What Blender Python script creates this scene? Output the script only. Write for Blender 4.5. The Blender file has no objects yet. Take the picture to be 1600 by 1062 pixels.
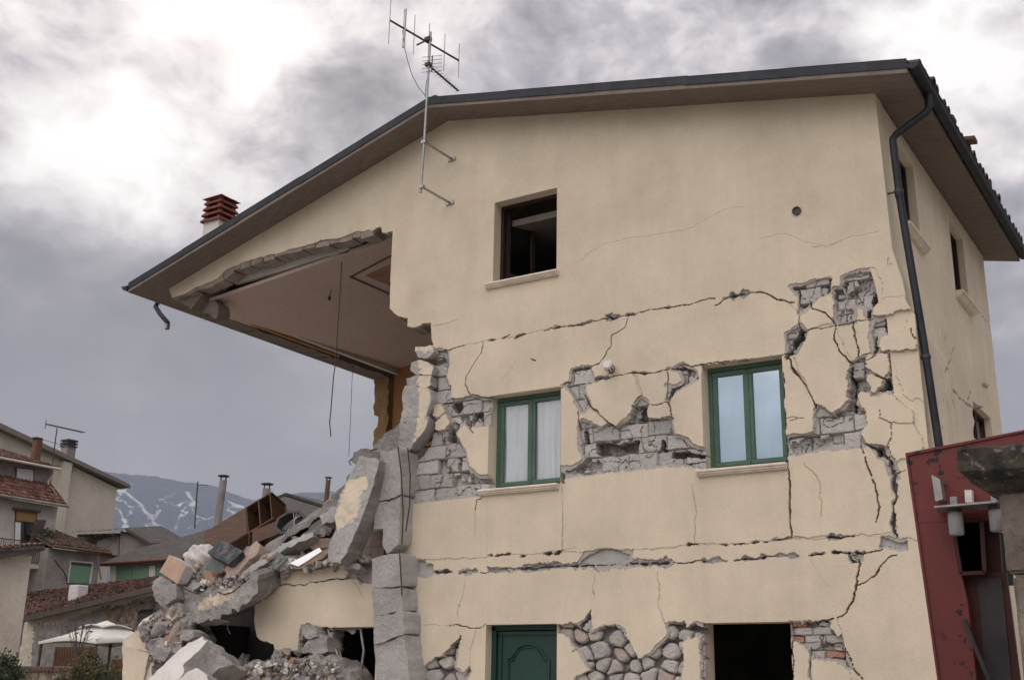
import bpy, bmesh, math, random
import numpy as np
from mathutils import Vector, Matrix
from mathutils.geometry import delaunay_2d_cdt
random.seed(7); rng=np.random.default_rng(11)
S=bpy.context.scene; COL=S.collection; PI=math.pi
# ------------------------------------------------------------ camera
FPX=1802.933; YAW,PITCH,ROLL=map(math.radians,(-32.80117,16.89312,1.01895))
def _cam():
    cy,sy=math.cos(YAW),math.sin(YAW); cp,sp=math.cos(PITCH),math.sin(PITCH); cr,sr=math.cos(ROLL),math.sin(ROLL)
    fw=np.array([sy,cy,0.]); r=np.array([cy,-sy,0.]); up=np.array([0,0,1.])
    F=fw*cp+up*sp; U=-fw*sp+up*cp
    return r*cr+U*sr, -r*sr+U*cr, F
CR,CU,CF=_cam(); O=np.array([0,0,1.6])
cd=bpy.data.cameras.new('camera'); cam=bpy.data.objects.new('camera',cd); COL.objects.link(cam)
cam.matrix_world=Matrix(((CR[0],CU[0],-CF[0],O[0]),(CR[1],CU[1],-CF[1],O[1]),(CR[2],CU[2],-CF[2],O[2]),(0,0,0,1)))
cd.sensor_width=36; cd.lens=36*FPX/1600; cd.clip_start=.05; cd.clip_end=30000
S.camera=cam
# measuring helpers: a point of the photograph (1600 px wide) carried on to a plane of the place
def ray(x,y): return CR*(x-800)/FPX-CU*(y-531)/FPX+CF
def onY(x,y,Y): d=ray(x,y); return O+d*(Y/d[1])
def onX(x,y,X): d=ray(x,y); return O+d*(X/d[0])
def onZ(x,y,Z): d=ray(x,y); return O+d*((Z-1.6)/d[2])
def onP(x,y,p,n): d=ray(x,y); n=np.array(n,float); return O+d*(((np.array(p)-O)@n)/(d@n))
# ------------------------------------------------------------ world
W=bpy.data.worlds.new("World"); S.world=W; W.use_nodes=True
def build_world():
    nt=W.node_tree; N=nt.nodes; L=nt.links; N.clear()
    out=N.new('ShaderNodeOutputWorld'); bg=N.new('ShaderNodeBackground'); L.new(bg.outputs[0],out.inputs[0])
    bg.inputs[1].default_value=0.1
    sky=N.new('ShaderNodeTexSky'); sky.sky_type='NISHITA'; sky.sun_disc=False
    sd=ray(330,-120); sd=sd/np.linalg.norm(sd)
    sky.sun_elevation=math.asin(sd[2]); sky.sun_rotation=math.atan2(sd[0],sd[1])
    tc=N.new('ShaderNodeTexCoord')
    def vm(op,a,b=None,s=None):
        n=N.new('ShaderNodeVectorMath'); n.operation=op
        for i,v in enumerate((a,b)):
            if v is None: continue
            if hasattr(v,'is_linked'): L.new(v,n.inputs[i])
            else: n.inputs[i].default_value=v
        if s is not None: n.inputs['Scale'].default_value=s
        return n
    def mt(op,a,b=None,c=None,cl=False):
        n=N.new('ShaderNodeMath'); n.operation=op; n.use_clamp=cl
        for i,v in enumerate((a,b,c)):
            if v is None: continue
            if hasattr(v,'is_linked'): L.new(v,n.inputs[i])
            else: n.inputs[i].default_value=v
        return n.outputs[0]
    def noise(vec,scale,det=8,rough=.55,dist=0,col=False):
        n=N.new('ShaderNodeTexNoise'); n.inputs['Scale'].default_value=scale; n.inputs['Detail'].default_value=det
        n.inputs['Roughness'].default_value=rough; n.inputs['Distortion'].default_value=dist; L.new(vec,n.inputs['Vector'])
        return n.outputs['Color' if col else 'Fac']
    def ramp(f,a,b,c=0.,d=1.):
        n=N.new('ShaderNodeMapRange'); n.interpolation_type='SMOOTHSTEP'
        n.inputs[1].default_value=a;n.inputs[2].default_value=b;n.inputs[3].default_value=c;n.inputs[4].default_value=d; L.new(f,n.inputs[0]); return n.outputs[0]
    D=tc.outputs['Generated']
    st=vm('MULTIPLY',D,(1,1,1.5)).outputs[0]
    wn=vm('SUBTRACT',noise(st,3.2,6,.6,col=True),(.5,.5,.5)).outputs[0]
    ws=N.new('ShaderNodeVectorMath'); ws.operation='SCALE'; L.new(wn,ws.inputs[0]); ws.inputs['Scale'].default_value=.20
    dw=vm('ADD',D,ws.outputs[0]).outputs[0]
    # cloud thickness seen from the street: bright gaps (+) and grey banks (-) by direction
    base=mt('ADD',.49,0)
    tot=base
    for (x,y,r,a) in SKYBLOBS:
        d=ray(x,y); d=d/np.linalg.norm(d)
        dist=N.new('ShaderNodeVectorMath'); dist.operation='DISTANCE'; L.new(dw,dist.inputs[0]); dist.inputs[1].default_value=tuple(d)
        tot=mt('ADD',tot,ramp(dist.outputs['Value'],r/1900,r/1900*.15,0,a))
    back=N.new('ShaderNodeVectorMath'); back.operation='DISTANCE'; L.new(D,back.inputs[0]); back.inputs[1].default_value=(-.05,-.82,.50)   # unseen sky behind the camera, boosted to throw more light on the facade
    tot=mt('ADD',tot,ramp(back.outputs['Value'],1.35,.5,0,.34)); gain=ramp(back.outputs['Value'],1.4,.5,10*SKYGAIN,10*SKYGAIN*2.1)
    n1=noise(st,5.0,12,.60,.25); n2=noise(st,15,10,.62,.3); n3=noise(st,2.1,4,.5)
    tot=mt('ADD',tot,mt('MULTIPLY',mt('SUBTRACT',n1,.5),1.35))
    tot=mt('ADD',tot,mt('MULTIPLY',mt('SUBTRACT',n2,.5),1.05))
    tot=mt('ADD',tot,mt('MULTIPLY',mt('SUBTRACT',n3,.5),.3))
    # calm, dark layer low over the hills
    sep=N.new('ShaderNodeSeparateXYZ'); L.new(D,sep.inputs[0])
    low=ramp(sep.outputs[2],.40,.16,0,1)
    calm=mt('ADD',mt('ADD',.232,mt('MULTIPLY',mt('SUBTRACT',n3,.5),.25)),mt('MULTIPLY',mt('SUBTRACT',n1,.5),.38))
    mx=N.new('ShaderNodeMix'); mx.data_type='FLOAT'
    L.new(mt('MULTIPLY',low,.85),mx.inputs[0]); L.new(tot,mx.inputs[2]); L.new(calm,mx.inputs[3]); tot=mx.outputs[0]
    cr=N.new('ShaderNodeValToRGB'); L.new(tot,cr.inputs[0]); e=cr.color_ramp.elements
    cols=[(0,(.10,.092,.10)),(.25,(.20,.180,.182)),(.42,(.37,.338,.345)),(.55,(.54,.49,.51)),(.66,(.76,.69,.68)),(.80,(.98,.91,.87)),(1,(1.25,1.2,1.15))]
    while len(e)<len(cols): e.new(.5)
    for k,(p,c) in enumerate(cols): e[k].position=p; e[k].color=(*c,1)
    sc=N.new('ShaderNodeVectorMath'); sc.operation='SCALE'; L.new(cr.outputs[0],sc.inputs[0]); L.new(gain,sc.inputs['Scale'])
    mix=N.new('ShaderNodeMix'); mix.data_type='RGBA'; mix.inputs[0].default_value=.96
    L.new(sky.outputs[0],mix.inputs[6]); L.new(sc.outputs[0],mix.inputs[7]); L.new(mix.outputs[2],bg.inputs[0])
    sl=bpy.data.lights.new('sun','SUN'); sl.energy=.6; sl.angle=math.radians(20); sl.color=(1,.95,.87)
    so=bpy.data.objects.new('sun',sl); COL.objects.link(so); so.rotation_euler=Vector(-sd).to_track_quat('-Z','Y').to_euler(); so.location=(0,-5,30)
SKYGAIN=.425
SKYBLOBS=[(110,90,400,.33),(220,260,240,.28),(60,300,130,.16),(370,60,200,.30),(500,60,170,.26),(700,20,120,.34),(560,215,90,.24),(1440,40,120,.2),(1540,120,200,.38),
 (545,150,150,-.30),(640,230,150,-.10),(1000,60,380,.12),(360,420,230,-.16),(120,420,220,-.10),(1560,400,160,.02),(1580,265,70,.26),(150,600,420,-.2),(420,560,350,-.10)]
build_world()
S.view_settings.view_transform='Standard'; S.view_settings.look='None'; S.view_settings.exposure=1.42; S.view_settings.gamma=1
S.cycles.max_bounces=8
# ------------------------------------------------------------ generic helpers
def tag(o,label=None,cat=None,group=None,kind=None):
    for k,v in (('label',label),('category',cat),('group',group),('kind',kind)):
        if v: o[k]=v
    return o
def empty(name,loc=(0,0,0)):
    o=bpy.data.objects.new(name,None); COL.objects.link(o); o.location=loc; o.empty_display_size=.2; return o
def link(name,me,parent=None):
    o=bpy.data.objects.new(name,me); COL.objects.link(o)
    if parent is not None:
        o.parent=parent; M=parent.matrix_basis
        p=parent
        off=Vector((0,0,0))
        while p is not None: off+=p.location; p=p.parent
        o.location=-off           # meshes are written in world coordinates
    return o
MATS={}
def _mat(name):
    m=bpy.data.materials.new(name); m.use_nodes=True; MATS[name]=m
    return m,m.node_tree.nodes,m.node_tree.links,m.node_tree.nodes['Principled BSDF']
def mat(name,col,rough=.85,metal=0,var=.25,scale=4,bump=.3,bscale=30,col2=None,vattr=False,spec=.3,bdist=.01,stretch=None,fine=0.12,streak=0):
    """noise-varied surface; colour from the mesh attribute when vattr"""
    m,N,L,b=_mat(name)
    geo=N.new('ShaderNodeNewGeometry'); vec=geo.outputs['Position']
    if stretch:
        mp=N.new('ShaderNodeMapping'); mp.inputs['Scale'].default_value=stretch; L.new(vec,mp.inputs[0]); vec=mp.outputs[0]
    n=N.new('ShaderNodeTexNoise'); n.inputs['Scale'].default_value=scale; n.inputs['Detail'].default_value=8; n.inputs['Roughness'].default_value=.62; L.new(vec,n.inputs[0])
    n2=N.new('ShaderNodeTexNoise'); n2.inputs['Scale'].default_value=bscale; n2.inputs['Detail'].default_value=6; n2.inputs['Roughness'].default_value=.7; L.new(vec,n2.inputs[0])
    mr=N.new('ShaderNodeMapRange'); mr.inputs[1].default_value=.3; mr.inputs[2].default_value=.7; mr.inputs[3].default_value=1-var; mr.inputs[4].default_value=1+var; L.new(n.outputs[0],mr.inputs[0])
    mr2=N.new('ShaderNodeMapRange'); mr2.inputs[1].default_value=.3; mr2.inputs[2].default_value=.7; mr2.inputs[3].default_value=1-fine; mr2.inputs[4].default_value=1+fine; L.new(n2.outputs[0],mr2.inputs[0])
    mu=N.new('ShaderNodeMath'); mu.operation='MULTIPLY'; L.new(mr.outputs[0],mu.inputs[0]); L.new(mr2.outputs[0],mu.inputs[1])
    if streak:   # rain-washed dirt: long vertical runs and broad blotches
        for (sv,amp,lo,hi) in (((3.2,3.2,.28),streak,.45,.68),((.45,.45,.6),streak*.8,.42,.62)):
            mp=N.new('ShaderNodeMapping'); mp.inputs['Scale'].default_value=sv; L.new(geo.outputs['Position'],mp.inputs[0])
            ns=N.new('ShaderNodeTexNoise'); ns.inputs['Scale'].default_value=1; ns.inputs['Detail'].default_value=6; ns.inputs['Roughness'].default_value=.7; L.new(mp.outputs[0],ns.inputs[0])
            r=N.new('ShaderNodeMapRange'); r.inputs[1].default_value=lo; r.inputs[2].default_value=hi; r.inputs[3].default_value=1+amp*.3; r.inputs[4].default_value=1-amp; L.new(ns.outputs[0],r.inputs[0])
            m2=N.new('ShaderNodeMath'); m2.operation='MULTIPLY'; L.new(mu.outputs[0],m2.inputs[0]); L.new(r.outputs[0],m2.inputs[1]); mu=m2
    sc=N.new('ShaderNodeVectorMath'); sc.operation='SCALE'; L.new(mu.outputs[0],sc.inputs['Scale'])
    if vattr:
        a=N.new('ShaderNodeVertexColor'); a.layer_name='Col'; src=a.outputs[0]
    elif col2:
        mx=N.new('ShaderNodeMix'); mx.data_type='RGBA'; mx.inputs[6].default_value=(*col,1); mx.inputs[7].default_value=(*col2,1)
        n3=N.new('ShaderNodeTexNoise'); n3.inputs['Scale'].default_value=scale*.6; n3.inputs['Detail'].default_value=6; L.new(vec,n3.inputs[0])
        r3=N.new('ShaderNodeMapRange'); r3.inputs[1].default_value=.42; r3.inputs[2].default_value=.6; L.new(n3.outputs[0],r3.inputs[0]); L.new(r3.outputs[0],mx.inputs[0]); src=mx.outputs[2]
    else:
        c=N.new('ShaderNodeRGB'); c.outputs[0].default_value=(*col,1); src=c.outputs[0]
    L.new(src,sc.inputs[0]); L.new(sc.outputs[0],b.inputs['Base Color'])
    b.inputs['Roughness'].default_value=rough; b.inputs['Metallic'].default_value=metal; b.inputs['Specular IOR Level'].default_value=spec
    if bump:
        bp=N.new('ShaderNodeBump'); bp.inputs['Strength'].default_value=bump; bp.inputs['Distance'].default_value=bdist
        L.new(n2.outputs[0],bp.inputs['Height']); L.new(bp.outputs[0],b.inputs['Normal'])
    return m
# ---- numpy noise
def hsh(a,b,s=0):
    a=np.asarray(a).astype(np.int64); b=np.asarray(b).astype(np.int64)
    h=(a*374761393+b*668265263+s*1442695041)&0xffffffff
    h=((h^(h>>13))*1274126177)&0xffffffff
    h=((h^(h>>16))*2246822519)&0xffffffff
    return ((h^(h>>15))&0xffffff)/float(0xffffff)
def vn(x,y,f,s=0):
    x=np.asarray(x)*f; y=np.asarray(y)*f; i=np.floor(x); j=np.floor(y); u=x-i; v=y-j
    u=u*u*(3-2*u); v=v*v*(3-2*v)
    return (hsh(i,j,s)*(1-u)+hsh(i+1,j,s)*u)*(1-v)+(hsh(i,j+1,s)*(1-u)+hsh(i+1,j+1,s)*u)*v
def fbm(x,y,f,o=4,s=0,g=.5):
    t=0;a=1;n=0
    for k in range(o): t=t+a*vn(x,y,f*2**k,s+k*17); n+=a; a*=g
    return t/n
def inside(px,py,poly):
    r=np.zeros(np.shape(px),bool); n=len(poly)
    for k in range(n):
        x1,y1=poly[k]; x2,y2=poly[(k+1)%n]
        if y1==y2: continue
        c=((y1>py)!=(y2>py))&(px<(x2-x1)*(py-y1)/(y2-y1)+x1)
        r^=c
    return r
def sdist(px,py,pts,closed=True):
    """distance to a polyline, and the arc length there"""
    best=np.full(np.shape(px),1e9); at=np.zeros(np.shape(px)); s=0; n=len(pts)
    for k in range(n if closed else n-1):
        x1,y1=pts[k]; x2,y2=pts[(k+1)%n]; dx,dy=x2-x1,y2-y1; l2=dx*dx+dy*dy+1e-12
        t=np.clip(((px-x1)*dx+(py-y1)*dy)/l2,0,1); d=np.hypot(px-x1-t*dx,py-y1-t*dy)
        m=d<best; best=np.where(m,d,best); at=np.where(m,s+t*math.sqrt(l2),at); s+=math.sqrt(l2)
    return best,at,s
# ---- mesh collector
class MB:
    def __init__(s): s.v=[]; s.f=[]; s.m=[]; s.mats=[]; s.sm=[]
    def mi(s,m):
        if m not in s.mats: s.mats.append(m)
        return s.mats.index(m)
    def add(s,V,Fc,m=None,smooth=False):
        b=len(s.v); s.v+= [tuple(map(float,p)) for p in V]; k=s.mi(m)
        for f in Fc: s.f.append([b+i for i in f]); s.m.append(k); s.sm.append(smooth)
    def box(s,c,d,m=None,rot=None,bev=0,jit=0):
        c=np.array(c,float); h=np.array(d,float)/2
        if bev:
            bm=bmesh.new(); bmesh.ops.create_cube(bm,size=1)
            bmesh.ops.scale(bm,vec=Vector(d),verts=bm.verts); bmesh.ops.bevel(bm,geom=bm.edges[:],offset=bev,segments=1,affect='EDGES')
            V=np.array([v.co[:] for v in bm.verts]); Fc=[[v.index for v in f.verts] for f in bm.faces]; bm.free()
        else:
            V=np.array([(x,y,z) for z in (-1,1) for y in (-1,1) for x in (-1,1)],float)*h
            Fc=[(0,2,3,1),(4,5,7,6),(0,1,5,4),(2,6,7,3),(0,4,6,2),(1,3,7,5)]
        if jit: V=V+rng.uniform(-jit,jit,V.shape)
        if rot is not None: V=V@np.array(rot).T
        s.add(V+c,Fc,m); return s
    def bar(s,a,b,w,h=None,m=None,up=(0,0,1)):
        a=np.array(a,float); b=np.array(b,float); h=h or w; d=b-a; L=np.linalg.norm(d); d/=L
        u=np.array(up,float)
        if abs(d@u)>.99: u=np.array([1,0,0.])
        x=np.cross(d,u); x/=np.linalg.norm(x); z=np.cross(x,d)
        s.box((a+b)/2,(w,L,h),m,rot=np.stack([x,d,z],1)); return s
    def tube(s,pts,r,n=8,m=None,cap=True,smooth=True):
        P=[np.array(p,float) for p in pts]; R=r if hasattr(r,'__len__') else [r]*len(P)
        V=[];Fc=[]; ref=None
        for i,p in enumerate(P):
            d=(P[min(i+1,len(P)-1)]-P[max(i-1,0)]); d=d/ (np.linalg.norm(d)+1e-9)
            if ref is None:
                ref=np.array([0,0,1.]) if abs(d[2])<.9 else np.array([1.,0,0])
            x=np.cross(d,ref); x/=np.linalg.norm(x)+1e-9; y=np.cross(x,d); ref=y
            for k in range(n):
                a=2*PI*k/n; V.append(p+R[i]*(math.cos(a)*x+math.sin(a)*y))
        for i in range(len(P)-1):
            for k in range(n): Fc.append((i*n+k,i*n+(k+1)%n,(i+1)*n+(k+1)%n,(i+1)*n+k))
        s.add(V,Fc,m,smooth)
        if cap:
            s.add(V[:n],[tuple(range(n-1,-1,-1))],m); s.add(V[-n:],[tuple(range(n))],m)
        return s
    def prism(s,pts,vec,m=None,mside=None,mback=None):
        """flat polygon pts (3D) pushed along vec"""
        n=len(pts); P=[np.array(p,float) for p in pts]; v=np.array(vec,float)
        s.add(P,[tuple(range(n))],m); s.add([p+v for p in P],[tuple(range(n-1,-1,-1))],mback or mside or m)
        s.add(P+[p+v for p in P],[(i,i+n,(i+1)%n+n,(i+1)%n) for i in range(n)],mside or m); return s
    def build(s,name,parent=None,fix=True):
        me=bpy.data.meshes.new(name); me.from_pydata(s.v,[],s.f)
        for m in s.mats: me.materials.append(m)
        me.polygons.foreach_set('material_index',s.m); me.polygons.foreach_set('use_smooth',s.sm)
        if fix:
            bm=bmesh.new(); bm.from_mesh(me); bmesh.ops.recalc_face_normals(bm,faces=bm.faces); bm.to_mesh(me); bm.free()
        me.update(); return link(name,me,parent)
def np_mesh(name,V,Q,C=None,mats=(),mi=None,parent=None,smooth=None):
    me=bpy.data.meshes.new(name); me.vertices.add(len(V)); me.vertices.foreach_set('co',np.asarray(V,np.float32).ravel())
    Q=np.asarray(Q,np.int32); k=Q.shape[1]
    me.loops.add(Q.size); me.loops.foreach_set('vertex_index',Q.ravel()); me.polygons.add(len(Q))
    me.polygons.foreach_set('loop_start',np.arange(0,Q.size,k,dtype=np.int32))
    for m in mats: me.materials.append(m)
    if mi is not None: me.polygons.foreach_set('material_index',np.asarray(mi,np.int32))
    me.update(calc_edges=True)
    me.polygons.foreach_set('use_smooth',np.full(len(Q),bool(smooth)) if not hasattr(smooth,'__len__') else np.asarray(smooth,bool))
    if C is not None:
        ca=me.color_attributes.new('Col','FLOAT_COLOR','POINT'); cc=np.ones((len(V),4),np.float32); cc[:,:3]=C; ca.data.foreach_set('color',cc.ravel())
    me.validate(); return link(name,me,parent)
# ------------------------------------------------------------ materials
M={}
M['relief']=mat('plaster_and_masonry',(.5,.5,.5),rough=.93,vattr=True,var=.11,scale=1.1,bump=.38,bscale=34,fine=.05,streak=.04,bdist=.012,spec=.15)
M['plaster']=mat('cream_plaster',(.70,.60,.465),rough=.93,var=.10,scale=1.1,bump=.42,bscale=42,fine=.07,bdist=.012,spec=.15)
M['concrete']=mat('grey_concrete',(.45,.43,.415),rough=.95,var=.22,scale=1.8,bump=.9,bscale=15,bdist=.04,fine=.13,spec=.15)
M['concrete_dark']=mat('weathered_concrete',(.29,.27,.255),rough=.95,var=.3,scale=2.0,bump=.9,bscale=13,bdist=.035,fine=.15,spec=.15)
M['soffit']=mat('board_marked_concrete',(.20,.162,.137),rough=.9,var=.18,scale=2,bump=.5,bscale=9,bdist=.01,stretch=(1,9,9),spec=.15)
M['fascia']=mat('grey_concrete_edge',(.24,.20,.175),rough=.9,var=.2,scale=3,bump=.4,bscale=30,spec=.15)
M['flash']=mat('dark_sheet_metal',(.035,.036,.042),rough=.45,metal=.6,var=.2,scale=3,bump=.15,bscale=6)
M['tile']=mat('clay_roof_tile',(.16,.085,.06),rough=.9,var=.4,scale=5,bump=.5,bscale=40,col2=(.09,.075,.068))
M['green']=mat('green_painted_wood',(.075,.14,.102),rough=.5,var=.15,scale=3,bump=.12,bscale=30,spec=.4)
M['darkgreen']=mat('dark_green_door_paint',(.016,.052,.040),rough=.5,var=.15,scale=3,bump=.1,bscale=30,spec=.4)
M['brownwood']=mat('dark_stained_wood',(.035,.016,.012),rough=.5,var=.3,scale=4,bump=.2,bscale=20,stretch=(6,6,1))
M['sill']=mat('travertine_sill',(.72,.63,.53),rough=.7,var=.15,scale=6,bump=.4,bscale=50)
M['ceiling']=mat('painted_ceiling',(.56,.43,.375),rough=.95,var=.06,scale=1,bump=.1,bscale=12,spec=.1)
M['ceilwhite']=mat('white_ceiling_strip',(.62,.58,.54),rough=.9,var=.08,scale=2,bump=.1)
M['brown_line']=mat('brown_painted_border',(.15,.085,.065),rough=.9,var=.15)
M['terracotta']=mat('terracotta_painted_panel',(.36,.185,.13),rough=.9,var=.18,scale=4)
M['orange']=mat('orange_painted_wall',(.42,.22,.10),rough=.95,var=.12,scale=2,bump=.2,spec=.1)
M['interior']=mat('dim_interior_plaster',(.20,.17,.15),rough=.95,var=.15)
M['pale']=mat('dusty_white_plaster',(.70,.665,.62),rough=.93,var=.12,scale=3,bump=.4,bscale=30,spec=.15)
M['brick']=mat('hollow_clay_brick',(.42,.25,.17),rough=.92,var=.2,scale=6,bump=.5,bscale=40)
M['galv']=mat('galvanised_steel',(.36,.35,.34),rough=.45,metal=.7,var=.2,scale=20,bump=.1)
M['steel_dark']=mat('dark_steel',(.07,.065,.065),rough=.5,metal=.5,var=.2,scale=20,bump=.1)
M['rebar']=mat('rusty_rebar',(.10,.06,.045),rough=.8,metal=.3,var=.3,scale=20)
def glass_mat():
    m,N,L,b=_mat('window_glass'); b.inputs['Base Color'].default_value=(.55,.66,.68,1); b.inputs['Roughness'].default_value=.04
    b.inputs['Transmission Weight'].default_value=1; b.inputs['IOR'].default_value=1.12; b.inputs['Alpha'].default_value=.45; b.inputs['Specular IOR Level'].default_value=.9
    return m
M['glass']=glass_mat()
def curtain_mat(name,c,sheer=False):
    m,N,L,b=_mat(name); b.inputs['Base Color'].default_value=(*c,1); b.inputs['Roughness'].default_value=.9
    geo=N.new('ShaderNodeNewGeometry'); n=N.new('ShaderNodeTexNoise'); n.inputs['Scale'].default_value=9; mp=N.new('ShaderNodeMapping'); mp.inputs['Scale'].default_value=(2,2,.15)
    L.new(geo.outputs['Position'],mp.inputs[0]); L.new(mp.outputs[0],n.inputs[0])
    mr=N.new('ShaderNodeMapRange'); mr.inputs[3].default_value=.75; mr.inputs[4].default_value=1.15; L.new(n.outputs[0],mr.inputs[0])
    sc=N.new('ShaderNodeVectorMath'); sc.operation='SCALE'; sc.inputs[0].default_value=c; L.new(mr.outputs[0],sc.inputs['Scale']); L.new(sc.outputs[0],b.inputs['Base Color'])
    return m
M['curtain_white']=curtain_mat('white_curtain_cloth',(.88,.89,.92))
M['curtain_blue']=curtain_mat('reflection_blue_curtain',(.50,.69,.77))  # blue of the pane's reflection put into the cloth colour
# ------------------------------------------------------------ the damaged house
YF=13.2; YB=19.65; XL=-15.9; XR=-3.2; XRIDGE=-9.77
house=empty('damaged_house',(-9.5,13.2,0))
tag(house,'cream plastered earthquake damaged house with cracked walls and its left corner torn open','house')
def zsof(x): # underside of the roof slab
    x=np.asarray(x,float)
    return np.where(x<XRIDGE,8.30+(x+16.38)*(10.16-8.30)/6.61,10.16-(x-XRIDGE)*(10.16-8.675)/7.09)
def xcorner(z): return np.interp(z,[0,4.5,5.86,6.0,6.28,6.7,8.75],[-2.9,-2.94,-2.96,-3.03,-3.06,-3.15,-3.2])
def px2f(pts): return [tuple(onY(x,y,YF)[[0,2]]) for x,y in pts]
ZM={'A':(600,480,2.528),'B':(850,440,2.4125),'C':(1180,380,2.124),'D':(600,840,3.2),'E':(1000,820,3.2),'L':(180,280,2.529),'K':(200,840,4.0),'P':(0,0,1)}
def Z(k,pts): x0,y0,s=ZM[k]; return px2f([(x0+x/s,y0+y/s) for x,y in pts])
# hole torn out of the upper left and everything lost below it
HOLE=px2f([(150,470),(262,445),(268,464),(285,460),(300,452),(318,444),(340,436),(352,422),(366,415),(398,404),(420,398),(437,394),(457,387),(485,382),(500,376),(516,373),(532,371),(556,362),(578,359),(595,355),(597,364),(614,361),
 (610,440),(609,482),(617,490),(628,495),(636,496),(636,508),(645,512),(660,506),(673,503)])+Z('A',[(185,80),(192,150),(186,190),(186,250),(184,330),(182,375),(200,400),(196,440),(205,455),(208,480),(188,492),(180,545),(126,600),(100,640)])+ \
 px2f([(636,760),(634,830),(626,868),(584,874),(560,876),(551,881),(500,888),(440,893),(407,895),(400,902),(401,927),(398,950),(397,975),(400,990),(407,998),(416,1003),(428,1007),(430,1017),(469,1017),(470,985),(474,975),(485,976),(492,980),(511,980),(512,1100),(150,1100)])
OPEN=[(-8.86,-7.78,7.27,8.56),(-8.86,-7.70,4.24,5.59),(-5.63,-4.57,4.24,5.60),(-8.84,-7.74,1.0,2.445),(-5.72,-4.64,1.0,2.415),(-11.58,-10.70,1.0,2.44)]
EXP=[ # (kind, polygon) patches where the plaster has gone
('block',Z('A',[(178,172),(247,170),(256,215),(240,280),(258,320),(260,362),(300,362),(345,348),(400,358),(462,362),(446,410),(440,465),(350,468),(340,480),(322,450),(300,480),(285,500),(300,540),(320,570),(340,640),(375,670),(415,665),(425,690),(410,720),(390,740),(240,757),(100,768),(95,600),(170,540),(180,490),(175,380),(180,330)])),
('block',Z('B',[(105,330),(175,320),(180,345),(185,365),(215,370),(150,385),(155,420),(175,470),(150,495),(135,490),(110,430),(80,390),(95,375)])),
('block',Z('B',[(365,436),(350,450),(340,480),(310,530),(275,550),(262,545),(245,540),(215,555),(170,530),(140,525),(130,560),(130,620),(145,660),(140,680),(100,700),(60,700),(72,735),(130,730),(250,712),(380,703),(470,690),(560,690),(600,700),(665,690),(670,660),(615,640),(600,630),(560,610),(530,590),(490,572),(485,520),(465,510),(430,525),(390,520),(385,490),(395,465),(385,445)])),
('block',Z('B',[(470,328),(520,311),(548,322),(575,333),(577,368),(530,395),(495,415),(470,457),(460,445),(480,410),(458,390),(476,394),(518,382),(526,370),(508,335)])),
('block',Z('C',[(115,142),(135,138),(245,118),(246,165),(200,178),(182,212),(150,240),(145,180)])),
('block',Z('C',[(290,110),(322,100),(350,88),(398,90),(412,140),(412,190),(390,215),(385,252),(370,245),(360,215),(330,205),(270,220),(268,175),(290,170)])),
('block',Z('C',[(390,315),(430,275),(430,243),(520,224),(518,237),(497,247),(495,283),(440,300),(412,310),(406,362),(392,366)])),
('block',Z('C',[(323,400),(345,385),(372,372),(365,410),(375,430),(368,445),(382,490),(345,490),(335,500),(335,540),(360,560),(368,600),(343,620),(362,668),(330,672),(225,682),(107,702),(103,640),(200,630),(203,540),(260,570),(300,545),(315,520),(315,440)])),
('block',Z('C',[(448,370),(535,358),(500,372),(458,400),(462,460),(490,510),(530,532),(556,560),(562,602),(540,604),(525,545),(470,507),(445,497),(430,492),(390,497),(420,470),(440,450),(448,420)])),
('block',Z('C',[(388,250),(430,243),(446,250),(446,296),(410,312),(406,362),(388,372),(384,300)])),
('block',Z('C',[(436,366),(466,364),(466,440),(486,492),(470,505),(440,492),(450,440)])),
('block',Z('C',[(262,150),(292,150),(300,215),(330,212),(330,262),(300,270),(262,262)])),
('block',Z('C',[(105,300),(150,268),(172,292),(160,330),(130,372),(104,372)])),
('block',Z('C',[(532,520),(556,532),(566,575),(564,630),(545,628)])),
('block',Z('C',[(395,670),(446,690),(470,740),(472,780),(452,770),(436,722),(400,700)])),
('block',Z('C',[(400,675),(440,680),(440,718),(410,712)])),
('smooth',Z('C',[(415,975),(500,975),(540,990),(540,1022),(470,1020),(440,1008),(415,1012)])),
('smooth',Z('C',[(308,1030),(360,1021),(366,1030),(352,1055),(335,1056)])),
('smooth',Z('D',[(160,105),(205,105),(215,130),(240,135),(240,187),(210,194),(128,192),(150,140)])),
('smooth',Z('D',[(520,152),(600,157),(700,147),(780,130),(860,122),(920,132),(960,122),(1000,70),(1100,58),(1245,60),(1238,100),(1300,108),(1445,118),(1380,130),(1300,145),(1180,152),(1060,167),(1040,150),(900,145),(760,160),(620,172),(520,170)])),
('stone',Z('D',[(868,430),(965,425),(1000,400),(1033,362),(1035,460),(1100,435),(1160,430),(1195,455),(1220,510),(1270,602),(1300,590),(1370,530),(1412,480),(1404,428),(1500,420),(1520,478),(1555,425),(1600,425),(1600,478),(1490,500),(1485,760),(955,760),(950,700),(1030,660),(990,600),(940,540),(920,490),(870,472)])),
('stone',Z('E',[(270,490),(320,500),(350,510),(350,774),(303,774),(300,555),(200,560),(180,560)])),
('stone',Z('D',[(165,665),(230,620),(300,580),(350,530),(382,488),(366,590),(360,640),(398,680),(430,636),(437,670),(400,760),(150,760)])),
('brick',Z('E',[(745,470),(800,480),(890,482),(950,474),(955,520),(990,555),(1010,535),(1020,600),(1060,700),(1052,722),(940,672),(855,682),(862,640),(842,630),(800,590),(765,585),(750,560)])),
('stone',Z('K',[(1078,540),(1120,535),(1160,550),(1240,560),(1300,565),(1300,888),(1060,888),(1060,700)])),
('smooth',px2f([(540,905),(548,884),(560,872),(590,870),(590,908),(565,912),(558,903)])),
]
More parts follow.
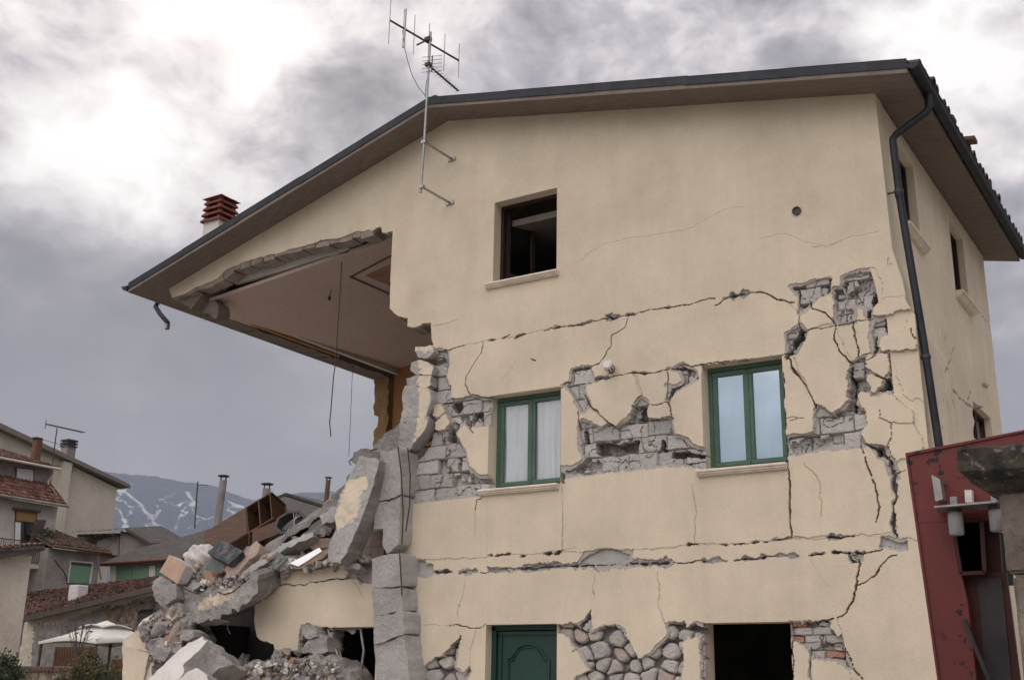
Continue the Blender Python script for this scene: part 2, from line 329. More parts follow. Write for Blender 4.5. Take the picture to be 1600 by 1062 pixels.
ISL=[ # plaster still hanging on inside a patch, pushed out a little
(Z('A',[(186,392),(212,378),(237,388),(239,415),(215,438),(188,425)]),-.02),(Z('A',[(203,452),(243,420),(268,450),(247,476),(225,488),(203,480)]),-.025),
(Z('C',[(370,372),(440,368),(447,420),(430,450),(395,432),(366,410)]),-.015),(Z('C',[(368,432),(395,435),(427,455),(402,492),(383,490),(372,460)]),-.02)]
PLATES=[(Z('A',[(285,500),(320,455),(345,480),(425,468),(432,520),(425,660),(375,672),(340,640),(300,545)]),-.02),
(Z('B',[(150,385),(340,345),(370,440),(340,480),(270,550),(180,475),(155,430)]),-.018),(Z('B',[(140,490),(180,475),(245,540),(215,555),(140,525)]),-.006),
(Z('B',[(480,430),(600,340),(610,630),(490,570),(475,470)]),-.02),(Z('B',[(395,465),(465,455),(480,515),(430,528),(385,515)]),-.02),
(Z('C',[(190,215),(235,170),(270,180),(262,265),(160,290),(148,235)]),-.015),(Z('C',[(120,360),(160,300),(262,275),(320,395),(315,520),(260,570),(205,540)]),-.026),
(Z('C',[(395,240),(400,190),(515,170),(530,225),(430,245)]),-.03),(Z('C',[(412,310),(500,283),(545,280),(545,350),(430,370),(408,350)]),-.03),
(Z('C',[(335,500),(440,495),(525,545),(540,610),(560,680),(450,740),(345,640),(370,590)]),-.022),(Z('C',[(108,700),(330,675),(445,730),(465,965),(120,975)]),-.012),
(Z('C',[(100,390),(205,540),(200,630),(105,640)]),-.008),(Z('C',[(250,100),(290,108),(290,170),(265,175),(245,160)]),-.012)]
DEEP=[Z('B',[(190,607),(240,600),(262,612),(330,598),(358,596),(350,636),(300,648),(250,652),(205,655),(190,640)]),Z('B',[(362,470),(386,470),(386,525),(345,528)]),
Z('B',[(440,592),(455,600),(455,640),(430,640)]),Z('B',[(478,642),(540,640),(603,650),(602,664),(480,662)]),Z('B',[(145,560),(160,556),(162,605),(146,610)]),Z('B',[(470,425),(485,400),(492,410),(476,448)]),
Z('C',[(395,120),(412,145),(414,190),(390,212),(386,180),(398,160)]),Z('C',[(370,225),(386,222),(384,250),(372,246)]),Z('C',[(430,246),(441,243),(444,292),(434,296)]),Z('C',[(394,312),(405,308),(404,360),(394,364)]),
Z('C',[(318,410),(328,405),(325,480),(332,560),(318,560),(322,500),(316,440)]),Z('C',[(125,318),(140,300),(156,278),(160,295),(150,318),(130,352),(112,362)]),Z('C',[(430,455),(448,445),(455,480),(440,488),(425,480)]),Z('C',[(404,680),(416,682),(418,712),(410,708)]),
Z('A',[(262,375),(300,365),(310,400),(285,420),(260,395)]),Z('A',[(345,420),(385,410),(385,465),(372,440),(350,465)]),Z('A',[(245,490),(270,484),(275,520),(262,538),(248,530)]),Z('A',[(96,575),(130,545),(190,440),(185,490),(180,545),(120,600)]),
Z('D',[(1000,404),(1032,372),(1030,395),(985,440),(970,470),(975,430)]),Z('D',[(330,545),(378,492),(362,540),(345,555)]),Z('C',[(240,120),(246,118),(247,163),(241,160)]),Z('C',[(136,148),(145,145),(150,240),(143,180)]),
Z('B',[(900,290),(925,262),(935,268),(912,300)]),Z('A',[(440,560),(445,560),(445,700),(436,700)]),Z('A',[(700,650),(712,656),(710,700),(695,690)])]
CRK=[ # (polyline, half width m)
('A',[(190,70),(230,68),(290,50)],.004),('A',[(205,172),(260,165),(318,150)],.006),('A',[(390,140),(385,180),(350,235),(325,265),(320,300),(340,345)],.005),
('A',[(412,130),(438,125)],.013),('A',[(468,120),(495,108)],.02),('A',[(520,118),(560,105)],.014),('A',[(680,78),(692,75)],.012),('A',[(725,76),(745,70)],.013),('A',[(762,70),(809,58)],.02),('A',[(318,150),(412,130),(520,113),(680,78),(770,68)],.003),
('A',[(437,465),(430,540),(432,600),(425,660),(430,690),(446,710)],.011),('A',[(383,750),(365,757),(364,775),(362,795)],.009),('A',[(362,795),(358,900)],.003),('A',[(703,660),(706,980)],.003),('A',[(405,760),(408,1010)],.002),
('A',[(80,995),(200,998),(350,990)],.004),('A',[(415,975),(430,975)],.018),('A',[(445,978),(500,975)],.012),('A',[(540,975),(560,975)],.014),('A',[(630,975),(660,972)],.014),('A',[(690,968),(705,960)],.014),('A',[(350,990),(520,975),(700,965),(760,950)],.003),
('A',[(345,345),(380,358),(460,350),(700,318),(715,300)],.006),('A',[(578,205),(600,212)],.011),('A',[(320,450),(335,470),(352,498)],.006),('A',[(455,296),(480,270),(520,215)],.002),('A',[(755,70),(745,120)],.002),
('A',[(190,1045),(260,1045)],.014),('A',[(290,1048),(350,1040)],.018),
('B',[(40,172),(60,170)],.012),('B',[(90,168),(112,164)],.012),('B',[(125,162),(150,155),(182,148)],.022),('B',[(232,128),(255,138),(280,130)],.035),('B',[(0,185),(120,163),(230,140),(305,130),(340,125),(400,105),(460,100),(530,88),(600,72),(642,62)],.006),('B',[(308,128),(340,122)],.028),('B',[(450,101),(475,98)],.018),
('B',[(640,90),(680,65),(740,50),(775,42),(820,38),(860,50),(890,70),(942,76)],.007),('B',[(672,62),(720,52),(778,42)],.028),('B',[(925,82),(945,100),(965,122)],.004),
('B',[(315,140),(305,175),(255,200),(250,245),(225,280),(205,310),(175,320)],.006),('B',[(205,312),(175,320),(140,325),(105,332)],.01),('B',[(62,390),(95,378)],.008),('B',[(350,350),(355,380),(370,410),(365,440)],.004),
('B',[(185,365),(240,362),(300,350),(345,345),(400,345),(470,330)],.006),('B',[(190,362),(250,360)],.02),('B',[(330,346),(392,347)],.02),('B',[(150,420),(172,468),(205,490),(240,530),(268,550)],.008),('B',[(400,465),(465,455),(480,470),(483,510)],.006),
('B',[(480,326),(520,312),(550,318),(890,280),(925,262)],.008),('B',[(895,330),(900,400),(905,480),(910,560),(912,620),(916,680),(926,760),(925,850),(935,962)],.010),('B',[(925,290),(935,320),(962,360)],.008),('B',[(555,760),(570,850),(570,985)],.003),
('B',[(0,1030),(60,1020),(340,1010),(480,1005),(560,990),(640,985),(760,988),(930,965)],.004),('B',[(540,992),(578,990)],.02),('B',[(670,988),(690,988)],.012),('B',[(785,985),(805,982)],.012),('B',[(860,975),(935,962)],.018),('B',[(40,1026),(66,1016)],.014),('B',[(67,720),(68,850),(66,1000)],.003),('B',[(910,516),(935,512),(965,512)],.004),
('B',[(465,330),(462,445)],.005),('B',[(130,490),(133,560)],.01),('B',[(470,318),(462,280)],.002),('B',[(120,165),(110,210)],.002),
('C',[(0,162),(40,165),(75,185),(122,195)],.005),('C',[(120,360),(110,380),(125,420),(165,470),(190,510),(203,545)],.010),('C',[(95,430),(95,500),(97,600),(105,680),(108,740),(118,850),(115,940),(122,978)],.010),
('C',[(150,295),(200,282),(262,275)],.007),('C',[(265,275),(265,320),(285,360),(322,398)],.010),('C',[(185,215),(235,230),(265,272)],.006),('C',[(295,213),(299,268)],.008),('C',[(262,275),(325,262),(390,252)],.006),('C',[(322,265),(335,320),(343,375)],.008),
('C',[(395,435),(430,452)],.005),('C',[(452,368),(490,362),(537,352)],.012),('C',[(447,365),(450,420)],.010),('C',[(530,532),(560,570)],.008),('C',[(560,570),(572,605)],.004),('C',[(345,640),(350,670),(375,740),(400,800),(412,870),(400,925)],.006),
('C',[(440,722),(462,770),(465,840),(455,930),(472,975)],.0145),('C',[(465,765),(500,755)],.006),('C',[(365,660),(405,680),(440,722)],.012),('C',[(165,735),(215,790),(220,900)],.002),('C',[(418,548),(413,580),(455,600),(455,640),(440,682)],.003),('C',[(115,590),(162,578)],.003),
('C',[(442,50),(440,70),(450,70)],.012),('C',[(190,12),(240,12),(290,-10)],.003),('C',[(455,595),(550,600)],.002),('C',[(148,240),(146,290)],.008),('C',[(400,370),(370,385)],.006),('C',[(500,185),(512,183)],.004),('C',[(396,210),(400,190),(430,182),(512,170)],.003),('C',[(520,285),(535,330),(545,360)],.006),('C',[(266,178),(268,220),(290,216)],.008),('C',[(180,182),(184,212)],.012),
('C',[(235,975),(330,972)],.016),
('E',[(280,0),(275,90)],.003),('E',[(750,0),(757,60)],.004),('E',[(235,104),(262,98),(292,98)],.02),('E',[(405,96),(430,94)],.016),('E',[(470,95),(520,88)],.011),('E',[(565,90),(590,88)],.012),('E',[(620,86),(640,84)],.012),('E',[(660,80),(715,72),(762,60)],.016),('E',[(770,58),(850,64),(885,74),(930,62)],.004),('E',[(0,120),(235,104),(470,92),(660,82)],.003),('E',[(930,60),(1070,56)],.022),('E',[(1260,0),(1270,30),(1287,52)],.014),
('E',[(1092,170),(1098,200),(1080,260),(1083,320),(1060,380),(1020,440),(990,462),(950,475),(880,482)],.010),('E',[(1284,152),(1240,160),(1200,210),(1180,250),(1140,275),(1088,302)],.009),
('E',[(0,192),(80,195),(162,182)],.04),('E',[(170,185),(300,180)],.005),('E',[(310,178),(360,175),(430,180)],.028),('E',[(470,175),(530,168),(560,172),(620,162),(700,155),(785,150)],.022),('E',[(840,150),(930,146)],.018),('E',[(960,140),(1050,138)],.014),('E',[(1070,136),(1130,138)],.015),('E',[(1130,136),(1170,132),(1210,120)],.006),
('E',[(90,240),(100,330),(90,390),(110,440),(122,492)],.004),('E',[(840,160),(900,260),(940,310)],.002),('E',[(1008,590),(1060,690),(1112,774)],.007),('E',[(855,600),(848,680),(850,780)],.016),('E',[(764,500),(762,774)],.008),('E',[(985,475),(1010,535)],.004),('E',[(1040,140),(1065,180),(1095,190)],.02),('E',[(1040,700),(1060,774)],.003),
('D',[(400,185),(400,280),(370,340),(365,400)],.003),('D',[(330,440),(370,430),(430,450),(490,450),(505,430)],.007),('D',[(465,460),(430,560),(425,640)],.004),('D',[(370,465),(385,495)],.004),('D',[(1055,185),(1045,240),(1050,300)],.003),('D',[(1370,170),(1375,260),(1370,320),(1395,390),(1405,425)],.004),
('D',[(520,86),(545,84)],.018),('D',[(560,90),(580,88)],.012),('D',[(600,88),(630,86)],.012),('D',[(680,92),(705,86)],.014),('D',[(805,84),(830,82)],.011),('D',[(870,78),(890,66)],.012),('D',[(190,250),(140,330)],.002),('D',[(140,430),(330,438)],.003),('D',[(245,175),(335,172)],.02),('D',[(365,178),(415,160),(465,164)],.02),
('D',[(110,110),(240,104),(420,100),(500,96)],.003),('D',[(520,160),(760,148),(930,136),(1100,132),(1445,120)],.03),('D',[(480,178),(520,172)],.005),('D',[(375,342),(380,340)],.008),('D',[(940,570),(955,555)],.006),
('P',[(690,890),(700,888)],.006),('P',[(905,408),(940,382),(1000,370),(1080,357),(1130,328),(1160,322)],.0015),('P',[(1190,372),(1225,366),(1255,378),(1290,385),(1330,370),(1370,362)],.0015),
('K',[(830,302),(900,300),(930,296),(1000,290),(1100,298),(1140,270),(1180,275),(1250,265),(1350,255),(1380,245)],.008),('K',[(1410,270),(1440,300),(1450,340),(1470,385)],.004),
]
PLC=np.array((.70,.60,.465)); UND=np.array((.46,.42,.385)); CON=np.array((.455,.43,.41)); BRK=np.array((.40,.22,.16)); STN=np.array((.49,.455,.425)); GRIT=np.array((.24,.22,.21))
def masonry(kind,u,v):
    if kind=='smooth':
        return .012+.03*fbm(u,v,7,4,5), CON[None]*(0.92+.25*fbm(u,v,3,3,6))[:,None]
    if kind in('block','brick'):
        bh,bw=(.205,.40) if kind=='block' else (.085,.25)
        uu=u+.018*(fbm(u,v,6,3,1)-.5)*2; vv=v+.016*(fbm(u,v,6,3,2)-.5)*2-.05
        r=np.floor(vv/bh); uo=uu+hsh(r,r*0,3)*bw*.6+(r%2)*bw*.5; c=np.floor(uo/bw)
        fu=uo/bw-c; fv=vv/bh-r; e=np.minimum(np.minimum(fu,1-fu)*bw,np.minimum(fv,1-fv)*bh)
        h1=hsh(r,c,5);h2=hsh(r,c,6);h3=hsh(r,c,7)
        d=h1**2*.035+.012*fbm(u,v,14,3,9)+.012*fbm(u,v,50,2,19)
        g=np.clip((.011-e)/.008,0,1); d=d+g*(.022+.03*(h2>.6))
        fr=np.abs(fbm(u,v,5,3,44)-.5)<.010; d=np.where(fr,d+.03,d); brk=(h3>.66)&(fbm(u,v,9,3,4)>.44); d=np.where(brk,d+.05+.05*fbm(u,v,16,2,8),d)
        if kind=='block': C=CON[None]*(.88+.3*h2)[:,None]*(.95+.1*fbm(u,v,20,2,3))[:,None]
        else: C=np.where((h2>.78)[:,None],BRK[None]*(.8+.4*h1)[:,None],STN[None]*(.85+.3*h1)[:,None])
        C=C*(1-.35*g[:,None]*0)+(UND*.8-C)*g[:,None]*.35
        return d,C
    s=.235; x=u/s; y=v/(s*.78); x=x+.5*(fbm(u,v,3,3,31)-.5); y=y+.4*(fbm(u,v,3,3,32)-.5)
    i=np.floor(x); j=np.floor(y); F1=np.full(u.shape,9.);F2=F1.copy(); id1=np.zeros(u.shape)
    for a in(-1,0,1):
        for b in(-1,0,1):
            cx=i+a+.2+.6*hsh(i+a,j+b,21); cy=j+b+.2+.6*hsh(i+a,j+b,22); dd=np.hypot(x-cx,y-cy)*(.85+.4*hsh(i+a,j+b,24)); idn=hsh(i+a,j+b,23)
            m=dd<F1; F2=np.where(m,F1,np.minimum(F2,dd)); F1=np.where(m,dd,F1); id1=np.where(m,idn,id1)
    g=np.minimum((.60-F1)*1.3,(F2-F1))+.16*(fbm(u,v,16,4,41)-.5)
    bul=np.clip(g/.24,0,1)**.5
    d=.075*(1-bul)-.01+.03*(g<.03)+.03*id1+.018*fbm(u,v,16,3,33)+.012*fbm(u,v,55,2,34)
    C=STN[None]*(.82+.35*id1)[:,None]; C=np.where((id1>.90)[:,None],np.array((.44,.37,.33))[None]*np.ones((len(u),1)),C)
    C=np.where((g<.06)[:,None],(GRIT*1.15)[None],C)*(.9+.2*fbm(u,v,12,3,35))[:,None]
    return d,C
def relief(name,ul,vl,keepf,to3d,feats,thick,parent,warp=None,openings=(),broken=None,plc=PLC,edgecol=None,rings=3):
    ul=ul.copy(); vl=vl.copy()
    for (a,b,c,d) in openings:
        for val,ar in ((a,ul),(b,ul),(c,vl),(d,vl)):
            if ar[0]<val<ar[-1]: ar[np.argmin(abs(ar-val))]=val
    U,V=np.meshgrid(ul,vl,indexing='ij')
    if warp is not None: U=warp(U,V)
    D=.003*(fbm(U,V,1.3,3,50)-.5)+.0025*(fbm(U,V,9,3,51)-.5); C=np.ones(U.shape+(3,))*plc
    D=-D
    def sub(pts,pad):
        P=np.array(pts); a0=np.searchsorted(ul,P[:,0].min()-pad-.3*(warp is not None)); a1=np.searchsorted(ul,P[:,0].max()+pad+.3*(warp is not None)); b0=np.searchsorted(vl,P[:,1].min()-pad); b1=np.searchsorted(vl,P[:,1].max()+pad)
        return (slice(a0,a1),slice(b0,b1))
    for t in feats:
        op=t[0]; pts=t[1]
        pad=.14 if op=='exp' else .08
        sl=sub(pts,pad); u=U[sl].ravel(); v=V[sl].ravel()
        if not len(u): continue
        dd=D[sl].ravel().copy(); cc=C[sl].reshape(-1,3).copy()
        wu=u+.036*(fbm(u,v,9,5,60,.62)-.5)*2+.016*(vn(u,v,55,61)-.5); wv=v+.036*(fbm(u,v,9,5,62,.62)-.5)*2+.016*(vn(u,v,55,63)-.5)
        if op=='plate':
            m=inside(wu,wv,pts); dd=np.where(m,dd+t[2]+.012*(fbm(u,v,1.5,2,66)-.5),dd)
        elif op=='exp':
            ins=inside(wu,wv,pts); dist,_,_=sdist(wu,wv,pts); sd=np.where(ins,dist,-dist)
            m=sd>(-.022 if t[2]=='block' else -.004); md,mc=masonry(t[2],u,v)
            rim=m&(sd<.045*(fbm(u,v,3,2,64)-.38)*2.2)
            dd=np.where(m,.026+md,dd); cc=np.where(m[:,None],mc,cc)
            dd=np.where(rim,.012+.006*fbm(u,v,20,2,65),dd); cc=np.where(rim[:,None],UND*(.9+.2*fbm(u,v,30,2,67))[:,None],cc)
        elif op=='isl':
            m=inside(wu,wv,pts); dist,_,_=sdist(wu,wv,pts)
            dd=np.where(m,t[2]+.004*fbm(u,v,9,2,68),dd); cc=np.where(m[:,None],plc,cc)
            ed=~m&(dist<.02); dd=np.where(ed,.02,dd); cc=np.where(ed[:,None],UND,cc)
        elif op=='deep':
            m=inside(wu,wv,pts); dd=np.where(m,np.maximum(dd,.13+.14*fbm(u,v,10,3,70)),dd); cc=np.where(m[:,None],GRIT*(.7+.5*fbm(u,v,14,2,71))[:,None],cc)
        elif op=='crk':
            k=.45 if t[2]<.006 else 1
            w2u=u+.03*(fbm(u,v,8,5,72,.6)-.5)*2; w2v=v+.03*(fbm(u,v,8,5,73,.6)-.5)*2
            dist,at,Lg=sdist(w2u,w2v,pts,False); w=t[2]*(.66 if t[2]<.0125 else .95)*(.12+1.9*vn(at,at*0,7 if t[2]<.012 else 14,int(abs(pts[0][0]*97))%89)**1.4)
            w=w*(1+(.9*(fbm(u,v,26,3,77)-.5) if t[2]>=.012 else 0))*np.clip(np.minimum(at,Lg-at)/(.03 if t[2]<.012 else .05)+.25,0,1)
            w=np.maximum(w,.0048)
            m=dist<w
            if t[2]>=.016: dep=.012+.035*fbm(u,v,22,4,74)+.09*(dist<w*.30)*(fbm(u,v,7,3,76)>.46)
            elif t[2]>.0045: dep=.02+t[2]*5+0*u
            else: dep=np.full(u.shape,.004)
            dd=np.where(m,np.maximum(dd,dep),dd); cc=np.where(m[:,None],(plc*(.92 if t[2]<.0028 else .62) if t[2]<=.0045 else GRIT if t[2]<.016 else CON*.9),cc)
            if t[2]>=.012:
                r2=~m&(dist<w+.018*np.clip(fbm(u,v,16,2,75)-.35,0,1)*2.2)&(dd<.01); dd=np.where(r2,.010,dd); cc=np.where(r2[:,None],UND,cc)
        D[sl]=dd.reshape(D[sl].shape); C[sl]=cc.reshape(C[sl].shape)
    cu=(U[:-1,:-1]+U[1:,1:])/2; cv=(V[:-1,:-1]+V[1:,1:])/2
    K=keepf(cu,cv)
    for (a,b,c,d) in openings: K&=~((cu>a)&(cu<b)&(cv>c)&(cv<d))
    nu,nv=U.shape; idx=np.arange(nu*nv).reshape(nu,nv)
    Q=np.stack([idx[:-1,:-1],idx[1:,:-1],idx[1:,1:],idx[:-1,1:]],-1)[K]
    Vx=[to3d(U.ravel(),V.ravel(),D.ravel())]; Cx=[C.reshape(-1,3)]; Qs=[Q]
    # edges of the sheet: turned back through the wall's thickness
    Kp=np.pad(K,1)
    E=[]
    k=K&~Kp[:-2,1:-1]; i,j=np.where(k); E.append(np.stack([idx[i,j+1],idx[i,j]],1))
    k=K&~Kp[2:,1:-1]; i,j=np.where(k); E.append(np.stack([idx[i+1,j],idx[i+1,j+1]],1))
    k=K&~Kp[1:-1,:-2]; i,j=np.where(k); E.append(np.stack([idx[i,j],idx[i+1,j]],1))
    k=K&~Kp[1:-1,2:]; i,j=np.where(k); E.append(np.stack([idx[i+1,j+1],idx[i,j+1]],1))
    E=np.concatenate(E); B=np.unique(E); mp=np.full(nu*nv,-1); mp[B]=np.arange(len(B))
    u=U.ravel()[B]; v=V.ravel()[B]; d0=D.ravel()[B]; br=broken(u,v) if broken is not None else np.zeros(len(B),bool)
    base=nu*nv; prev=B; prevs=E
    for r in range(1,rings+1):
        dep=np.maximum(d0,0)+ (thick-np.maximum(d0,0))*r/rings
        jn=br*.06*r/rings
        du=(fbm(u+r*.3,v,19,4,80+r)-.5)*2*jn+(np.round(u/.24)%2-.5)*br*.02; dv=(fbm(u,v+r*.3,11,3,90+r)-.5)*2*jn-np.abs(jn)*.3
        Vx.append(to3d(u+du,v+dv,dep))
        Cc=np.where(br[:,None],(np.array((.30,.26,.225)) if edgecol is None else edgecol)*(.75+.5*fbm(u,v+r,8,3,95))[:,None],plc)
        Cx.append(Cc); cur=base+mp[E]
        Qs.append(np.stack([prevs[:,0],cur[:,0],cur[:,1],prevs[:,1]],1)); prevs=cur; base+=len(B)
    VV=np.concatenate(Vx); CC=np.concatenate(Cx); QQ=np.concatenate(Qs)
    used=np.unique(QQ); rm=np.full(len(VV),-1); rm[used]=np.arange(len(used))
    return np_mesh(name,VV[used],rm[QQ],CC[used],(M['relief'],),parent=parent)
STEP=.0088 if not globals().get('QUICK') else .03
def build_facade():
    ul=np.arange(-16.3,-3.2+1e-6,STEP); ul[-1]=-3.2; vl=np.arange(1.0,10.25,STEP)
    def warp(U,V):
        t=np.clip((U+4.2)/1.0,0,1); return U+(xcorner(V)-XR)*t
    def keep(u,v):
        wu=u+.022*(fbm(u,v,10,4,101)-.5)*2*((u<-10.85)|(v<7.1)); wv=v+.03*(fbm(u,v,10,4,102)-.5)*2*((u<-10.9)|(v<7.1))
        k=~inside(wu,wv,HOLE); k&=v<zsof(u)+.06
        k&=~((u<-15.9)&(v>6))
        k&=~((u<-13.4)&(v<6)); return k
    F=[]
    for p,s in PLATES: F.append(('plate',p,s))
    for k,p in EXP: F.append(('exp',p,k))
    for p,s in ISL: F.append(('isl',p,s))
    for p in DEEP: F.append(('deep',p))
    for z,p,w in CRK: F.append(('crk',Z(z,p),w))
    def broken(u,v):
        return (u<-9.0)&~((abs(u+10.76)<.06)&(v>7.15)&(v<8.45)) & ~((abs(v-2.44)<.03)&(u<-10.7)&(u>-11.45)) & ~((abs(u+8.86)<.05)) & (v<zsof(u)-.1) 
    relief('wall',ul,vl,keep,lambda u,v,d:np.stack([u,YF+d,v],1),F,.32,house,warp,OPEN,broken)
    mb=MB(); mb.box((-5.7,YF+.16,.5),(5.55,.32,.999),M['plaster']); mb.box((-9.8,YF+.16,.5),(1.9,.32,.999),M['plaster']); mb.box((-12.3,YF+.16,.5),(1.3,.32,.999),M['plaster'])
    mb.build('wall',house)
build_facade()
def px2s(k,pts):
    x0,y0,s=k; out=[]
    for x,y in pts:
        P=onX(x0+x/s,y0+y/s,-3.1); P=onX(x0+x/s,y0+y/s,float(xcorner(P[2]))); out.append((P[1],P[2]))
    return out
def build_side():
    s2=(1340,400,3.319); ul=np.arange(YF+.01,YB+.005,.022); vl=np.arange(.0,8.76,.022)
    feats=[('exp',px2s(s2,[(688,765),(718,775),(722,800),(712,850),(722,915),(700,960),(694,900),(700,845),(686,800)]),'stone'),('exp',px2s(s2,[(690,650),(712,655),(728,668),(725,690),(708,682)]),'smooth')]
    for p,w in (([(470,350),(478,400),(490,470)],.008),([(463,465),(480,560),(505,640),(515,690)],.018),([(548,465),(540,530),(520,600),(512,650)],.02),([(510,700),(495,800),(487,900),(490,970)],.02),
      ([(515,700),(545,800),(565,880),(570,950)],.012),([(560,700),(590,780),(600,850),(590,940)],.012),([(575,680),(640,740),(690,780)],.012),([(650,690),(662,750)],.012),([(630,275),(690,345),(700,400)],.011),([(415,910),(430,950),(465,970)],.012),([(385,310),(400,370)],.008),([(497,400),(497,440)],.02),([(520,545),(532,560)],.03),([(530,580),(540,620)],.02),([(720,830),(722,915)],.012),([(605,830),(610,930)],.011),([(618,540),(625,580)],.008)):
        feats.append(('crk',px2s(s2,p),w))
    ops=[(14.03,14.95,7.33,8.50),(17.02,17.98,7.33,8.50),(17.46,18.76,4.4,5.78)]
    build=relief('wall',ul,vl,lambda u,v:(v<8.80)&~((u>19.5+.1*fbm(v,v*0,3,3,8))&(v<5.2)&(v>4.9)),lambda u,v,d:np.stack([xcorner(v)+(XR-xcorner(v))*np.clip((u-YF)/3.2,0,1)-d,u,v],1),feats,.32,house,None,ops,None,rings=1)
build_side()
# rear wall (inside painted orange upstairs), floors, partitions, ceiling
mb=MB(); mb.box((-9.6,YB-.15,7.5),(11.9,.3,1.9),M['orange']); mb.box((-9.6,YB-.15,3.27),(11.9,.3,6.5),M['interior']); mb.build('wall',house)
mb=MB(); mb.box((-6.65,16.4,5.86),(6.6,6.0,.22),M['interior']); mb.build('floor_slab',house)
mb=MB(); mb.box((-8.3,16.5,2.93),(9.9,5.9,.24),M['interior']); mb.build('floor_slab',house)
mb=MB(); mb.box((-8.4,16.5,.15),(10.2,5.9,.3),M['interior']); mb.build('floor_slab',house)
mb=MB(); mb.box((-9.95,16.45,7.1),(.14,5.9,2.25),M['interior']); mb.box((-9.6,16.5,4.4),(.14,5.9,2.7),M['interior']); mb.box((-6.9,16.45,7.1),(.14,5.9,2.25),M['interior']); mb.build('shade_partition',house)  # unseen partitions, added to keep the rooms behind the windows dark
def roof():
    y0,y1=12.7,19.95
    R=[(-16.38,8.30),(XRIDGE,10.16),(-2.68,8.675)]
    m=MB(); t=.11
    for (xa,za),(xb,zb) in ((R[0],R[1]),(R[1],R[2])):
        ny=14
        A=[(xa,y,za) for y in (y0,y1)]; B=[(xb,y,zb) for y in (y0,y1)]
        V=[(xa,y0,za),(xb,y0,zb),(xb,y1,zb),(xa,y1,za),(xa,y0,za+t),(xb,y0,zb+t),(xb,y1,zb+t),(xa,y1,za+t)]
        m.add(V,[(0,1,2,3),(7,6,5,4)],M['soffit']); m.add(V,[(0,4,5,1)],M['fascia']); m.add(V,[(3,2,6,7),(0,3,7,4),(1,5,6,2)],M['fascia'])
    m.build('roof',house,fix=False)
    # sheet metal verge capping, in lapped lengths
    m=MB()
    for (xa,za),(xb,zb) in ((R[0],R[1]),(R[1],R[2])):
        n=5; 
        for k in range(n):
            a=k/n; b=(k+1)/n+.006; xa2=xa+(xb-xa)*a; xb2=xa+(xb-xa)*min(b,1); za2=za+(zb-za)*a; zb2=za+(zb-za)*min(b,1)
            o=.004*(k%2)+.012; w=.005*(k%3)
            m.prism([(xa2,y0-o,za2+.052+w),(xb2,y0-o,zb2+.052+w),(xb2,y0-o,zb2+.165+w),(xa2,y0-o,za2+.165+w)],(0,.03,0),M['flash'])
            m.prism([(xa2,y0-o,za2+.168+w),(xb2,y0-o,zb2+.168+w),(xb2,y0+.16,zb2+.172+w),(xa2,y0+.16,za2+.172+w)],(0,0,.012),M['flash'])
    m.build('verge_capping',house)
    # tiles on the right slope and left slope
    def tiles(xa,za,xb,zb,name):
        m=MB(); L=math.hypot(xb-xa,zb-za); dx,dz=(xb-xa)/L,(zb-za)/L; nr=int(L/.36); nx,nz=-dz,dx
        if nz<0: nx,nz=-nx,-nz
        r2=random.Random(5)
        for c in range(int((y1-y0-.1)/.215)):
            for r in range(nr):
                if 5<r<nr-3 : 
                    if r%1: continue
                s0=r*.36-.02; s1=s0+.42; yc=y0+.18+c*.215+r2.uniform(-.012,.012); lift=(.185 if name=='r' and c>1 else .115)+r2.uniform(0,.025)
                if r==0: s0-=r2.uniform(0,.07)
                V=[]
                for (s,h,wd) in ((s0,.03,.105),(s1,.0,.085)):
                    for k in range(6):
                        a=PI*k/5; V.append((xa+dx*s+nx*(lift+h+.085*math.sin(a)),yc-wd*math.cos(a),za+dz*s+nz*(lift+h+.085*math.sin(a))))
                for (s,h,wd) in ((s0,.03,.085),):
                    for k in range(6):
                        a=PI*k/5; V.append((xa+dx*s+nx*(lift+h-.01+.066*math.sin(a)),yc-wd*math.cos(a),za+dz*s+nz*(lift+h-.01+.066*math.sin(a))))
                F=[(k,k+1,k+7,k+6) for k in range(5)]+[(12+k,12+k+1,k+1,k) for k in range(5)]
                m.add(V,F,M['tile'],False)
        return m
    m=tiles(-2.68,8.675,XRIDGE,10.16,'r'); 
    # a couple of slipped tiles poking over the eave
    for (y,s) in ((15.3,.16),(14.55,.05),(16.9,.04)):
        m.box((-2.68+s-.05,y,8.88),(.30,.19,.05),M['tile'],rot=Matrix.Rotation(.15,3,'Y'))
    m.build('roof_tiles',house)
    tiles(-16.38,8.30,XRIDGE,10.16,'l').build('roof_tiles',house)
    m=MB()
    for k in range(17): 
        y=y0+.1+k*.43; m.tube([(XRIDGE,y,10.30),(XRIDGE,y+.46,10.33)],[.12,.10],10,M['tile'])
    m.build('ridge_tiles',house)
    # gutters: half round, open above
    for (x,z,sg) in ((-2.61,8.775,1),(-16.45,8.42,-1)):
        m=MB(); V=[];n=9;ys=np.linspace(y0-.03,y1,12)
        for y in ys:
            for q in (0,1):
                for k in range(n):
                    a=PI+PI*k/(n-1); r=.078-.008*q; V.append((x+r*math.cos(a),y,z+r*math.sin(a)))
        F=[]
        for i in range(len(ys)-1):
            for k in range(n-1):
                F.append((i*2*n+k,i*2*n+k+1,(i+1)*2*n+k+1,(i+1)*2*n+k)); F.append((i*2*n+n+k,(i+1)*2*n+n+k,(i+1)*2*n+n+k+1,i*2*n+n+k+1))
        m.add(V,F,M['flash'],True)
        for y in (y0-.03,y1): m.add([(x+.078*math.cos(PI+PI*k/(n-1)),y,z+.078*math.sin(PI+PI*k/(n-1))) for k in range(n)],[tuple(range(n))],M['flash'])
        m.tube([(x+sg*.078,y0-.03,z),(x+sg*.078,y1,z)],.012,6,M['flash'])
        m.build('gutter',house)
roof()
